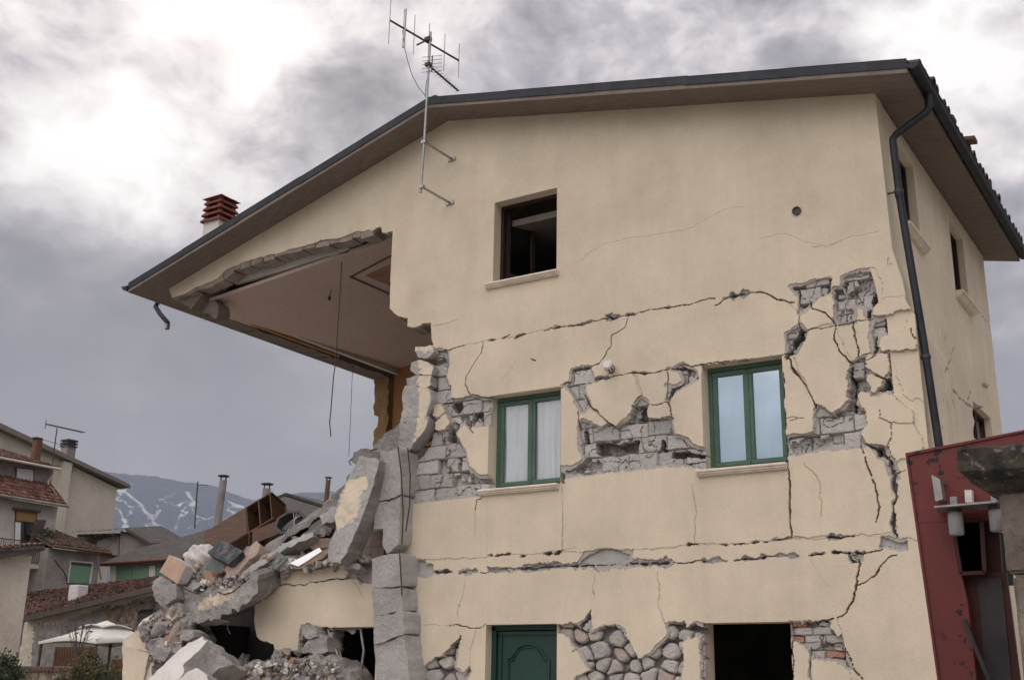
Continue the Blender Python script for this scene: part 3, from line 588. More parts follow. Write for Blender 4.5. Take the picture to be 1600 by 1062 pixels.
# ceiling of the torn open room with its painted diamond
CA=onP(345,470,(0,YF+.45,0),(0,1,0)); CB=onP(608,380,(0,YF+.45,0),(0,1,0)); CC=onP(640,571,(0,YB-.3,0),(0,1,0))
CN=np.cross(CB-CA,CC-CA); CN/=np.linalg.norm(CN); CN*=np.sign(CN[2])
def zceil(x,y): return float(CA[2]-(CN[0]*(x-CA[0])+CN[1]*(y-CA[1]))/CN[2])
def hollow():
    m,N,L,b=_mat('hollow_brick_courses'); tc=N.new('ShaderNodeNewGeometry'); mp=N.new('ShaderNodeMapping'); mp.inputs['Rotation'].default_value=(math.radians(90),0,0); L.new(tc.outputs['Position'],mp.inputs[0])
    t=N.new('ShaderNodeTexBrick'); t.inputs['Color1'].default_value=(.50,.36,.28,1); t.inputs['Color2'].default_value=(.42,.31,.25,1); t.inputs['Mortar'].default_value=(.28,.25,.23,1); t.inputs['Scale'].default_value=1; t.inputs['Brick Width'].default_value=.33; t.inputs['Row Height'].default_value=.2; t.inputs['Mortar Size'].default_value=.012; L.new(mp.outputs[0],t.inputs[0]); L.new(t.outputs[0],b.inputs['Base Color']); b.inputs['Roughness'].default_value=.95
    bp=N.new('ShaderNodeBump'); bp.inputs['Strength'].default_value=.8; bp.inputs['Distance'].default_value=.02; bp.invert=True; L.new(t.outputs['Fac'],bp.inputs['Height']); L.new(bp.outputs[0],b.inputs['Normal']); return m
M['hollow']=hollow(); M['blockbrown']=mat('brown_clay_block',(.30,.25,.21),rough=.95,var=.25,scale=5,bump=.7,bscale=30,fine=.15)
def ceiling():
    m=MB(); y0,y1=YF+.33,YB-.31
    P=[(x,y,zceil(x,y)) for x,y in ((-15.62,y0),(-10.03,y0),(-10.03,y1),(-15.62,y1))]
    m.prism(P,(0,0,.06),M['ceiling']); m.build('ceiling',house)
    m=MB(); m.box((-8.4,16.45,8.33),(2.9,5.8,.1),M['interior']); m.box((-5.1,16.45,8.33),(3.1,5.8,.1),M['interior']); m.build('ceiling',house)
    m=MB(); P=[onY(x,y,YF+.33) for x,y in ((362,422),(437,398),(508,378),(545,369),(546,394),(509,401),(437,424),(366,443))]
    m.prism(P,(0,.10,0),M['ceilwhite']); m.build('white_cornice',house)
    cp=lambda x,y,o=0:onP(x,y,CA,CN)-CN*o
    m=MB()
    def strip(a,b,w,mt,o):
        A=cp(*a,o);B=cp(*b,o); d=(B-A)/np.linalg.norm(B-A); n=np.cross(d,CN); m.prism([A-n*w/2,B-n*w/2,B+n*w/2,A+n*w/2],CN*.008,mt)
    A=np.array((548.,432.)); strip(A,A+1.5*(np.array((613,398.))-A),.045,M['brown_line'],.012); strip(A,A+1.5*(np.array((609,459.))-A),.045,M['brown_line'],.014)
    m.build('ceiling_border',house)
    m=MB(); P2=np.array((571.,430.)); a=P2+1.5*(np.array((613,411.))-P2); b=P2+1.5*(np.array((611,446.))-P2); m.prism([cp(*P2,.012),cp(*a,.012),cp(*b,.012)],CN*.006,M['terracotta']); m.build('ceiling_panel',house)
ceiling()
# ------------------------------------------------------------ windows, doors, pipes of the house
def glass2(name,fac,tint,gl=(1,1,1)):
    m=bpy.data.materials.new(name); m.use_nodes=True; N=m.node_tree.nodes; L=m.node_tree.links; N.clear()
    o=N.new('ShaderNodeOutputMaterial'); t=N.new('ShaderNodeBsdfTransparent'); g=N.new('ShaderNodeBsdfGlossy'); g.inputs['Roughness'].default_value=.03; g.inputs[0].default_value=(*gl,1); t.inputs[0].default_value=(*tint,1)
    n=N.new('ShaderNodeTexNoise'); n.inputs['Scale'].default_value=1.3; b=N.new('ShaderNodeBump'); b.inputs['Strength'].default_value=.05; L.new(n.outputs[0],b.inputs['Height']); L.new(b.outputs[0],g.inputs['Normal'])
    x=N.new('ShaderNodeMixShader'); x.inputs[0].default_value=fac; L.new(t.outputs[0],x.inputs[1]); L.new(g.outputs[0],x.inputs[2]); L.new(x.outputs[0],o.inputs[0]); return m
M['glass']=glass2('window_pane_glass',.20,(.96,.98,.98)); M['glass_blue']=glass2('bluish_pane_glass',.48,(.88,.95,.97),(.80,.93,1)); M['glass_dim']=glass2('dusty_pane_glass',.08,(.6,.6,.6))  # bluish pane: blue of the reflection tinted into the gloss
def sill(m,x0,x1,z,y,ax='x'):
    """moulded stone sill, three fillets deep"""
    prof=[(.03,0),(-.075,0),(-.085,-.012),(-.085,-.03),(-.065,-.036),(-.07,-.055),(-.05,-.064),(-.045,-.078),(.03,-.078)]
    if ax=='x':
        V=[(x0,y+a,z+b) for a,b in prof]+[(x1,y+a,z+b) for a,b in prof]
    else:
        V=[(y-a*1.5,x0,z+b*1.3) for a,b in prof]+[(y-a*1.5,x1,z+b*1.3) for a,b in prof]
    n=len(prof); m.add(V,[tuple(range(n)),tuple(range(2*n-1,n-1,-1))]+[(i,(i+1)%n,n+(i+1)%n,n+i) for i in range(n)],M['sill'])
def curtain(name,x0,x1,z0,z1,y,mt,parent,folds=9,amp=.02,seed=1):
    r=random.Random(seed); nx,nz=90,10; V=[]
    ph=[r.uniform(0,6) for _ in range(4)]
    for j in range(nz+1):
        for i in range(nx+1):
            t=i/nx; s=j/nz; a=amp*(math.sin(2*PI*folds*t+ph[0]+.6*math.sin(5*t+ph[1]))+.5*math.sin(2*PI*folds*1.7*t+ph[2]))*(1.1-.4*s)
            V.append((x0+(x1-x0)*t+.01*math.sin(3*s+ph[3]),y+a,z0+(z1-z0)*s))
    Q=[(j*(nx+1)+i,j*(nx+1)+i+1,(j+1)*(nx+1)+i+1,(j+1)*(nx+1)+i) for j in range(nz) for i in range(nx)]
    m=MB(); m.add(V,Q,mt,True); return m.build(name,parent,False)
def green_window(op,cur,folds,amp,seed,sillx):
    x0,x1,z0,z1=op; y=YF+.20
    w=MB(); f=.055
    w.box(((x0+x1)/2,y+.03,z1-f/2),(x1-x0,.07,f),M['green']); w.box(((x0+x1)/2,y+.03,z0+f/2+.01),(x1-x0,.07,f),M['green'])
    for x in (x0+f/2,x1-f/2): w.box((x,y+.03,(z0+z1)/2),(f,.07,z1-z0-2*f-.012),M['green'])
    root=w.build('window',house)
    tag(root,'green framed window with '+('white folded curtain' if folds>6 else 'flat curtain tinted with the blue reflection'))
    xm=(x0+x1)/2
    for k,(a,b) in enumerate(((x0+f+.004,xm-.003),(xm+.003,x1-f-.004))):
        s=MB(); g=.058; za,zb=z0+f+.022,z1-f-.01
        s.box(((a+b)/2,y+.012,zb-g/2),(b-a,.05,g),M['green'],bev=.006); s.box(((a+b)/2,y+.012,za+g/2),(b-a,.05,g),M['green'],bev=.006)
        for x in (a+g/2,b-g/2): s.box((x,y+.012,(za+zb)/2),(g,.046,zb-za-2*g),M['green'],bev=.006)
        s.build('sash',root)
        p=MB(); p.box(((a+b)/2,y+.02,(za+zb)/2),(b-a-2*g+.01,.006,zb-za-2*g+.01),M['glass'] if folds>6 else M['glass_blue']); p.build('pane',root)
    s=MB(); s.box((xm,y-.016,(z0+z1)/2),(.03,.012,z1-z0-.2),M['green'],bev=.004); s.build('cover_strip',root)
    curtain('curtain',x0+f,x1-f,z0+f,z1-f,y+.07,cur,root,folds,amp,seed)
    s=MB(); sill(s,sillx[0],sillx[1],z0+.015,YF); s.build('sill',root)
    return root
green_window(OPEN[1],M['curtain_white'],8,.022,1,(-8.98,-7.72))
gw=green_window(OPEN[2],M['curtain_blue'],2,.004,2,(-5.72,-4.57))
# open window upstairs, one dark casement swung inwards
def open_window():
    x0,x1,z0,z1=OPEN[0]; y=YF+.22; w=MB(); f=.05
    w.box(((x0+x1)/2,y,z1-f/2),(x1-x0,.07,f),M['brownwood']); w.box(((x0+x1)/2,y,z0+f/2),(x1-x0,.07,f),M['brownwood'])
    for x in (x0+f/2,x1-f/2): w.box((x,y,(z0+z1)/2),(f,.07,z1-z0-2*f),M['brownwood'])
    root=w.build('window',house); tag(root,'dark brown window standing open above the cracks')
    def case(hx,hy,ang,L,sgn):
        s=MB(); c,sn=math.cos(ang),math.sin(ang); R=Matrix.Rotation(ang,3,'Z'); g=.065; za,zb=z0+f+.01,z1-f-.01
        def bx(a0,a1,b0,b1,t,mt,nm=s):
            cx=(a0+a1)/2*sgn; nm.box((hx+cx*c,hy+cx*sn,(b0+b1)/2),(a1-a0,t,b1-b0),mt,rot=np.array(R))
        bx(0,L,zb-g,zb,.045,M['brownwood']); bx(0,L,za,za+g,.045,M['brownwood']); bx(0,g,za+g,zb-g,.045,M['brownwood']); bx(L-g,L,za+g,zb-g,.045,M['brownwood'])
        s.build('sash',root); p=MB(); bx(g-.004,L-g+.004,za+g-.004,zb-g+.004,.006,M['glass_dim'],p); p.build('pane',root)
    case(x0+f,y+.04,math.radians(62),.49,1)
    s=MB(); sill(s,x0-.10,x1+.04,z0+.012,YF); s.build('sill',root)
open_window()
def door():
    x0,x1,z0,z1=OPEN[3]; y=YF+.19; m=MB(); f=.07; D=M['darkgreen']
    m.box(((x0+x1)/2,y,z1-f/2),(x1-x0,.09,f),D); 
    for x in (x0+f/2,x1-f/2): m.box((x,y,(z0+z1)/2-.2),(f,.09,z1-z0-f+.396),D)
    root=m.build('door',house); tag(root,'dark green door with an arched raised panel')
    m=MB(); a,b=x0+f+.01,x1-f-.01; zt=z1-f-.01; m.box(((a+b)/2,y+.03,(z0+zt)/2-.2),(b-a,.04,zt-z0+.4),D)
    m.box(((a+b)/2,y-.002,zt-.03),(b-a,.024,.055),D,bev=.006)
    for x in (a+.03,b-.03): m.box((x,y-.002,(z0+zt)/2-.24),(.055,.024,zt-z0+.35),D,bev=.006)
    m.build('door_leaf',root)
    # arched moulding: raised bead round the panel
    m=MB(); c=(a+b)/2; hw=(b-a)/2-.15; pts=[(c-hw,y,1.0),(c-hw,y,zt-.36)]
    for k in range(9):
        t=PI-PI*k/8; pts.append((c+hw*.72*math.cos(t) if 0<k<8 else c+hw*.80*math.cos(t),y,zt-.34+.17*math.sin(t)))
    pts+=[(c+hw,y,zt-.36),(c+hw,y,1.0)]
    m.tube(pts,.016,6,D); m.tube([(p[0]*.92+c*.08,p[1],p[2]-.035) for p in pts],.010,6,D); m.build('panel_moulding',root)
door()
# bent metal frame hanging in the torn ground floor window
def bent_window():
    m=MB(); k=(200,840,4.0)
    def P(pts,Y): return [onY(200+x/4,840+y/4,Y) for x,y in pts]
    m.tube(P([(1252,568),(1268,640),(1300,700),(1322,760),(1312,820),(1300,888)],YF+.1),.028,6,M['galv']); m.tube(P([(1285,580),(1302,650),(1325,720),(1350,800),(1370,888)],YF+.16),.016,6,M['galv'])
    m.tube(P([(1455,566),(1462,620),(1475,700),(1462,790),(1450,888)],YF+.12),.022,6,M['galv']); m.tube(P([(1240,568),(1460,566)],YF+.12),.018,6,M['galv'])
    r=m.build('window_frame',house)
    m=MB(); m.prism(P([(1318,765),(1350,800),(1445,830),(1455,888),(1310,888)],YF+.22),(0,.01,0),M['ceilwhite']); m.build('hanging_sheet',r)
    m=MB(); m.prism(P([(1360,570),(1420,568),(1418,592),(1400,602),(1385,590)],YF+.2),(0,.02,0),M['pale']); m.build('plaster_flake',r)
bent_window()
# side wall windows
def side_window(y0,y1,z0,z1,hassill=True):
    m=MB(); X=XR-.13; f=.05; B=M['brownwood']
    m.box((X,(y0+y1)/2,z1-f/2),(.06,y1-y0,f),B); m.box((X,(y0+y1)/2,z0+f/2),(.06,y1-y0,f),B)
    for y in (y0+f/2,y1-f/2,(y0+y1)/2): m.box((X,y,(z0+z1)/2),(.06,f,z1-z0-2*f),B)
    r=m.build('window',house); m=MB(); m.box((X-.01,(y0+y1)/2,(z0+z1)/2),(.006,y1-y0-.11,z1-z0-.11),M['glass']); m.build('pane',r)
    if hassill:
        m=MB(); sill(m,y0-.06,y1+.06,z0+.01,XR,'y'); m.build('sill',r)
side_window(14.03,14.95,7.33,8.50); side_window(17.02,17.98,7.33,8.50); side_window(17.46,18.76,4.4,5.78,False)
# pipes
m=MB(); px=[(-2.62,13.42,8.72),(-2.62,13.42,8.56),(-2.64,13.41,8.49),(-2.68,13.40,8.45),(-3.02,13.32,8.22),(-3.05,13.28,8.15),(-3.05,13.28,8.05),(-3.03,13.28,7.4),(-2.975,13.28,6.6),(-2.90,13.28,5.5),(-2.835,13.28,4.26),(-2.80,13.28,2.6),(-2.80,13.28,.1)]
m.tube(px,.046,10,M['flash'])
for z in (7.45,5.35,2.8):
    x=np.interp(z,[4.26,5.5,6.6,7.4,8.05],[-2.835,-2.90,-2.975,-3.03,-3.05]); m.tube([(x,13.28,z-.02),(x,13.28,z+.02)],.056,10,M['steel_dark']); m.bar((x,13.28,z),(x-.2,13.28,z),.02,.02,M['steel_dark'])
m.tube([(-3.03,13.28,7.38),(-3.03,13.28,7.44)],.052,10,M['flash']); m.build('downpipe',house)
m=MB(); P=[onY(x,y,13.9) for x,y in ((249,458),(247,472),(243,479),(250,490),(262,504),(261,514))]; m.tube(P,.045,10,M['flash']); m.tube([P[-2]+(P[-1]-P[-2])*.25,P[-1]],.047,10,M['galv']); o=m.build('downpipe',house); tag(o,'snapped off stub of downpipe under the left eave')
# vent cowl and flue hole
c=onY(955,577,YF); m=MB(); ax=np.array((.12,-1,.18)); ax/=np.linalg.norm(ax); e1=np.cross(ax,(0,0,1)); e1/=np.linalg.norm(e1); e2=np.cross(e1,ax)
m.tube([c-ax*.03,c+ax*.07],.058,14,M['fascia']); m.tube([c+ax*.145,c+ax*.175],[.072,.055],14,M['pale'])
for k in range(9):
    a=2*PI*k/9; q=e1*math.cos(a)*.062+e2*math.sin(a)*.062; m.bar(c+ax*.06+q,c+ax*.15+q,.012,.012,M['pale'])
m.tube([c+ax*.06,c+ax*.148],.040,10,M['steel_dark']); m.build('vent_cowl',house)
c=onY(1245,330,YF); m=MB(); V=[];n=16
for (r,y) in ((.058,.0),(.058,-.02),(.048,-.02),(.046,-.008),(.0,-.008)):
    V+=[c+np.array((r*math.cos(2*PI*k/n),y,r*math.sin(2*PI*k/n))) for k in range(n)]
m.add(V,[(j*n+k,j*n+(k+1)%n,(j+1)*n+(k+1)%n,(j+1)*n+k) for j in range(4) for k in range(n)],M['steel_dark']); m.build('flue_hole',house)  # closed dark disc stands in for the shade inside the flue
# chimney on the left slope
def chimney():
    Yc=13.75; t=onY(343,349,Yc); X0,z0=t[0],t[2]; w=.40
    m=MB(); zb=zsof(X0)+.15; m.box((X0,Yc,(z0+zb)/2),(w,w,z0-zb),M['pale']); r=m.build('chimney',house)
    m=MB(); R=Matrix.Rotation(0,3,'Z')
    h=.0; 
    for k in range(4):
        z=z0+.02+k*.118; s=.50-.02*k
        for sg in (-1,1):   # sloping slats on all four sides, the middle open
            for ax in (0,1):
                V=[];o=s/2
                a=[(-o,o*1.0,-.045),(o,o*1.0,-.045),(o*.8,o*.62,.03),(-o*.8,o*.62,.03)]
                for (p,q,zz) in a+[(p,q,zz+.028) for p,q,zz in a]:
                    q*=sg; V.append((X0+(p if ax==0 else q),Yc+(q if ax==0 else p),z+zz))
                m.add(V,[(0,1,2,3),(7,6,5,4),(0,4,5,1),(1,5,6,2),(2,6,7,3),(3,7,4,0)],M['redclay'])
        for sx in (-1,1):
            for sy in (-1,1): m.box((X0+sx*.15,Yc+sy*.15,z+.05),(.07,.07,.118),M['redclay'])
    z=z0+.02+4*.118; o=.25; m.add([(X0-o,Yc-o,z-.05),(X0+o,Yc-o,z-.05),(X0+o,Yc+o,z-.05),(X0-o,Yc+o,z-.05),(X0,Yc,z+.02)],[(0,1,4),(1,2,4),(2,3,4),(3,0,4),(3,2,1,0)],M['redclay'])
    m.build('chimney_cap',r)
M['redclay']=mat('red_clay_chimney_cap',(.24,.08,.055),rough=.85,var=.25,scale=6,bump=.3)
chimney()
# torn end of the left wall, ring beam and the remnant at the back
m=MB(); P0=onX(345,478,-15.8); P1=onX(604,566,-15.8)
n=26
for k in range(n):
    a=P0+(P1-P0)*(k/n); b=P0+(P1-P0)*((k+1)/n); a[1]=14.15+(YB-14.15)*k/n; b[1]=14.15+(YB-14.15)*(k+1)/n
    m.box(((a[0]+b[0])/2,(a[1]+b[1])/2,8.32+.01*random.uniform(-1,1)),(.30+.04*random.random(),(b[1]-a[1])*1.0,.27+.05*random.random()),M['edge'] if 'edge' in M else M['soffit'],jit=.012)
m.build('ring_beam',house)
m=MB(); m.box((-15.56,16.2,8.27),(.06,2.6,.16),M['orange']); m.box((-15.48,17.1,8.30),(.10,4.6,.12),M['ceilwhite']); m.build('torn_wall_top',house)

# broken course of blocks showing under the cut gable wall
m=MB(); L_=[(268,458),(300,448),(340,432),(366,412),(420,395),(485,378),(532,368),(578,356),(597,352)]; r3=random.Random(8); q=0.; seg=[onY(x,y,YF) for x,y in L_]; ln=[0]
for a,b in zip(seg,seg[1:]): ln.append(ln[-1]+np.linalg.norm(b-a))
while q<ln[-1]-.2:
    w=r3.uniform(.17,.30); c=np.array([np.interp(q+w/2,ln,[p[k] for p in seg]) for k in range(3)]); d=np.array([np.interp(q+w,ln,[p[k] for p in seg]) for k in range(3)])-np.array([np.interp(q,ln,[p[k] for p in seg]) for k in range(3)])
    an=-math.atan2(d[2],d[0]); dep=r3.uniform(.22,.30)
    m.box((c[0],YF+.02+dep/2,c[2]-.02-r3.uniform(0,.05)),(w-.012,dep,r3.uniform(.10,.17)),M['blockbrown'],rot=np.array(Matrix.Rotation(an*.8+r3.uniform(-.06,.06),3,'Y')),jit=.014); q+=w
m.build('broken_block_course',house)
m=MB()
for k,(y,z) in enumerate(((18.62,4.5),(18.4,4.52),(18.64,4.62),(18.5,4.75),(18.66,4.86),(18.45,4.63),(18.62,5.0),(18.55,5.12),(18.68,5.22))): m.box((-3.3+.04*(k%3),y,z),(.2,.22,.085),M['brick'] if k%3 else M['concrete'],rot=np.array(Matrix.Rotation(.25*math.sin(k*2.),3,'X')),jit=.012)
m.build('loose_bricks',house)
# ------------------------------------------------------------ broken pieces
M['ochre']=mat('ochre_wall_plaster',(.34,.22,.11),rough=.93,var=.2,scale=3,bump=.3,spec=.1)
def shard(name,pts,thick,mf,ms,parent=None,plane=None,patches=(),rough=.03,push=None,seed=0,res=.05,zm=None,out=.0):
    """a broken slab: outline laid on a plane of the place, given its own thickness, chipped edges and uneven faces"""
    x0,y0,s=zm; p,n=plane; n=np.array(n,float); n/=np.linalg.norm(n)
    if p[0]==0: p=onY(x0+np.mean([q[0] for q in pts])/s,y0+np.mean([q[1] for q in pts])/s,p[1])   # tilt about the piece's own middle
    P=[onP(x0+x/s,y0+y/s,p,n) for x,y in pts]; n=n if n@(O-P[0])>0 else -n
    up=np.array((0,0,1.)) if abs(n[2])<.9 else np.array((1.,0,0)); ex=np.cross(up,n); ex/=np.linalg.norm(ex); ey=np.cross(n,ex); o=P[0]
    L=[((q-o)@ex,(q-o)@ey) for q in P]
    r=np.random.default_rng(seed+17); B=[]
    for k in range(len(L)):
        a=np.array(L[k]); b=np.array(L[(k+1)%len(L)]); d=np.linalg.norm(b-a); m=max(1,int(d/res)); t=(b-a)/(d+1e-9); nn=np.array((-t[1],t[0]))
        for i in range(m):
            q=a+(b-a)*i/m; B.append(q+nn*(float(fbm(np.array([q[0]*1.7+q[1]]),np.array([q[1]*1.7-q[0]]),4.5,4,seed+9)[0])-.5)*3.0*min(rough,d*.2)+r.uniform(-1,1,2)*rough*.12)
    nb=len(B); smooth=np.array(B); 
    for _ in range(3): smooth=(np.roll(smooth,1,0)+smooth*2+np.roll(smooth,-1,0))/4
    bx=np.array(B); lo,hi=bx.min(0),bx.max(0); I=[]
    gx=np.arange(lo[0],hi[0],res*1.3); gy=np.arange(lo[1],hi[1],res*1.3)
    if len(gx)*len(gy)>2600:
        f=math.sqrt(len(gx)*len(gy)/2600); gx=np.arange(lo[0],hi[0],res*1.3*f); gy=np.arange(lo[1],hi[1],res*1.3*f)
    for x in gx:
        for y in gy:
            q=np.array((x,y))+r.uniform(-.4,.4,2)*res
            if inside(q[0],q[1],[tuple(b) for b in B]) and sdist(q[0],q[1],[tuple(b) for b in B])[0]>res*.5: I.append(q)
    pts2=[Vector((float(q[0]),float(q[1]))) for q in B+I]
    vo,_,fo,ov,_,_=delaunay_2d_cdt(pts2,[],[list(range(nb))],1,1e-5)
    q2=np.array([v[:] for v in vo]); 
    dz=rough*.9*(fbm(q2[:,0]+seed,q2[:,1],3,4,seed)-.5)*2+min(rough,.05)*.45*(fbm(q2[:,0]+seed,q2[:,1],14,3,seed+2)-.5)*2
    front=o+q2[:,0:1]*ex+q2[:,1:2]*ey+dz[:,None]*n
    pushv=np.array(push,float) if push is not None else -n*thick
    if push is not None: pushv=pushv/np.linalg.norm(pushv)*thick
    back=front+pushv+ (rough*(fbm(q2[:,0],q2[:,1]+seed,3,3,seed+5)-.5)*2)[:,None]*n
    for i,src in enumerate(ov):
        for q in src:
            if q<nb: e=smooth[q]-q2[i]; back[i]=back[i]+e[0]*ex+e[1]*ey
    m=MB(); pc=[[((onP(x0+x/s,y0+y/s,p,n)-o)@ex,(onP(x0+x/s,y0+y/s,p,n)-o)@ey) for x,y in pp] for pp,_ in patches]
    cen=np.array([q2[list(f)].mean(0) for f in fo])
    fm=[mf]*len(fo)
    for poly,(pp,mt) in zip(pc,patches):
        w=.02*(fbm(cen[:,0],cen[:,1],9,3,3)-.5)*2; ins=inside(cen[:,0]+w,cen[:,1]-w,poly)
        fm=[mt if ins[i] else fm[i] for i in range(len(fo))]
    nv=len(front); m.v=[tuple(v) for v in front]+[tuple(v) for v in back]
    for f,mt in zip(fo,fm): m.f.append(list(f)); m.m.append(m.mi(mt)); m.sm.append(False)
    for f in fo: m.f.append([i+nv for i in reversed(f)]); m.m.append(m.mi(ms)); m.sm.append(False)
    from collections import Counter
    ec=Counter()
    for f in fo:
        for i in range(len(f)):
            a,b=f[i],f[(i+1)%len(f)]; ec[(a,b)]+=1
    rings=max(1,min(6,int(np.linalg.norm(pushv)/.09)))
    prev={}
    bd=[(a,b) for (a,b) in ec if (b,a) not in ec]; bv=sorted({i for e in bd for i in e})
    lay=[{i:i for i in bv}]
    for k in range(1,rings):
        d={}
        for i in bv:
            v=front[i]+(back[i]-front[i])*(k+r.uniform(-.25,.25))/rings; v=v+rough*1.3*np.array([fbm(np.array([v[0]*1.0+v[1]*.7+q*9]),np.array([v[2]+v[1]*.5]),6,3,seed+q)[0]-.5 for q in range(3)])
            d[i]=len(m.v); m.v.append(tuple(v))
        lay.append(d)
    lay.append({i:i+nv for i in bv})
    for k in range(rings):
        for a,b in bd: m.f.append([lay[k][b],lay[k][a],lay[k+1][a],lay[k+1][b]]); m.m.append(m.mi(ms)); m.sm.append(False)
    return m.build(name,parent)
R_=(200,660,2.642); K_=(200,840,4.0); F_=(560,540,2.95); L_=(180,280,2.529)
yn=(0,-1,0)
C_,CD,PL,PA=M['concrete'],M['concrete_dark'],M['plaster'],M['pale']
# pieces hanging at the torn left end of the gable wall (parts of the house)
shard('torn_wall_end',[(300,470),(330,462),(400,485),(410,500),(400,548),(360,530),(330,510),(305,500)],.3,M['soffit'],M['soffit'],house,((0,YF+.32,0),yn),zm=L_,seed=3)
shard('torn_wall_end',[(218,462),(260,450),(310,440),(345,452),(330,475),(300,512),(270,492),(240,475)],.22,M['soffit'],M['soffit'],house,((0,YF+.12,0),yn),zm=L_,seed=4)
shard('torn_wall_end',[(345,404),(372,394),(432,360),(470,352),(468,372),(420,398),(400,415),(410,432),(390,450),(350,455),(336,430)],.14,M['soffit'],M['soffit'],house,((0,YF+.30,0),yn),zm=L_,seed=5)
# remnant post of the left wall and cracked orange plaster at the back
shard('wall_remnant',[(75,115),(110,100),(135,105),(135,330),(125,420),(68,470),(68,395),(88,370),(88,330),(70,320)],.3,M['ochre'],M['ochre'],house,((0,YB-.4,0),yn),zm=F_,seed=6)
# ---- rubble with its own shapes
M['wardrobe']=mat('reddish_brown_veneer',(.10,.048,.026),rough=.45,var=.3,scale=3,bump=.15,bscale=18,stretch=(1,1,7))
M['wardrobe_in']=mat('raw_brown_chipboard',(.17,.075,.035),rough=.7,var=.25,scale=4)
M['peach']=mat('peach_painted_board',(.48,.33,.235),rough=.85,var=.12,scale=4,bump=.3)
M['mattress']=mat('dark_flowered_ticking',(.06,.075,.08),rough=.95,var=.5,scale=14,bump=.5,bscale=20,col2=(.14,.12,.13),fine=.4)
M['pinkstone']=mat('pinkish_mortar',(.42,.32,.27),rough=.95,var=.2,scale=4,bump=.6,bscale=30)
M['cloth']=mat('dirty_white_cloth',(.66,.61,.57),rough=.95,var=.2,scale=5,bump=.6,bscale=10,bdist=.03)
M['slate']=mat('grey_green_board',(.17,.20,.18),rough=.8,var=.25,scale=6,bump=.3)
M['whiteboard']=mat('white_laminate_board',(.72,.73,.76),rough=.5,var=.08,scale=4)
M['tan']=mat('torn_tan_board',(.33,.24,.17),rough=.9,var=.3,scale=8,bump=.4)
M['darkwall']=mat('shade_dark_plaster',(.04,.036,.034),rough=.95,var=.25,scale=1.5,bump=.4)  # the hollow's shade is put into this near-black plaster colour
M['rubble']=mat('broken_masonry',(.36,.335,.32),rough=.95,var=.3,scale=4,bump=.9,bscale=26,bdist=.03,fine=.22,spec=.1)
M['rubble_warm']=mat('broken_stone',(.40,.335,.285),rough=.95,var=.3,scale=5,bump=.9,bscale=26,bdist=.03,fine=.2,spec=.1)
def thing(o,label,cat,group=None): return tag(o,label,cat,group)
def Y(y,n=yn): return ((0,y,0),n)
# broken concrete column in lengths
def column(label,parts,y,th,push,sd):
    p=onY(R_[0]+parts[-1][0][0]/R_[2],R_[1]+parts[-1][-1][1]/R_[2],y); r=empty('broken_column',tuple(p)); tag(r,label,'concrete column')
    for i,P_ in enumerate(parts): shard('column_length',P_,th,C_,C_,r,Y(y+(.0,.025,-.01,.02)[i%4],(-.02*(i%2),-1,.03*(i%3-1))),zm=R_,seed=sd+i,rough=.016,push=push)
column('tall grey broken concrete column between the leaning slab and the grey blockwork',[[(1045,118),(1088,114),(1127,108),(1126,296),(1075,318),(1022,326),(1032,200)],[(1022,331),(1076,323),(1126,301),(1122,420),(1118,500),(1072,540),(1052,512),(1052,435),(1014,440)]],12.92,.36,(.12,1,.02),11)
column('lowest wide grey concrete column beside the torn ground floor window',[[(1005,560),(1060,548),(1125,536),(1130,672),(1070,680),(1008,676)],[(1008,681),(1070,685),(1130,677),(1134,770),(1090,785),(1014,797)],[(1014,802),(1090,790),(1135,775),(1140,868),(1080,895),(1018,912)],[(1018,918),(1082,900),(1141,873),(1150,960),(1165,1080),(1030,1080)]],12.88,.40,(.14,1,.02),15)
for nm,pts,pp,lb,sd in (('wall_fragment',[(262,8),(300,2),(338,0),(342,28),(322,58),(275,52)],[(262,8),(340,0),(340,24),(300,30),(262,26)],'small cream faced lump at the top of the broken wall edge',13),
 ('wall_fragment',[(242,75),(275,66),(318,72),(342,95),(338,130),(300,138),(262,134),(240,112)],[(275,66),(345,80),(342,132),(285,138)],'rounded cream faced lump second from the top of the broken wall edge',14),
 ('wall_fragment',[(222,150),(270,138),(335,136),(330,182),(300,192),(218,188)],[(270,136),(338,134),(332,186),(275,194)],'flat cream faced lump third from the top of the broken wall edge',15),
 ('wall_fragment',[(215,188),(328,192),(332,250),(310,326),(270,322),(188,362),(195,310),(206,225)],[(272,190),(330,192),(328,250),(308,326),(276,320)],'tall grey wall fragment with a cream strip above the broken column',16),
 ('wall_fragment',[(190,366),(270,326),(320,328),(312,382),(266,442),(230,478),(190,484)],[(275,332),(320,330),(310,382),(264,440),(254,428)],'pointed grey wall fragment with cream edge resting on the tall column','fragment')):
    if lb.startswith('pointed'): sd=17
    thing(shard(nm,pts,.26,C_,C_,None,Y(13.06),patches=((pp,PL),),zm=F_,seed=sd,rough=.03),lb,'wall fragment')
# rebars dangling by the column
def cable(name,P,r,mt,label,cat,grp=None): 
    m=MB(); m.tube(P,r,6,mt); o=m.build(name); return tag(o,label,cat,grp)
cable('reinforcing_bar',[onY(*a,12.86) for a in ((622,698),(627,740),(630,800),(628,850))],.010,M['rebar'],'thin rusty bar running down the tall column left of the other','steel bar')
cable('reinforcing_bar',[onY(*a,12.86) for a in ((637,700),(641,740),(640,790),(634,830))],.010,M['rebar'],'thin rusty bar bowed out along the right edge of the tall column','steel bar')
cable('reinforcing_bar',[onY(*a,12.84) for a in ((624,858),(626,890),(628,930))],.010,M['rebar'],'short rusty bar in the gap above the lowest column','steel bar')
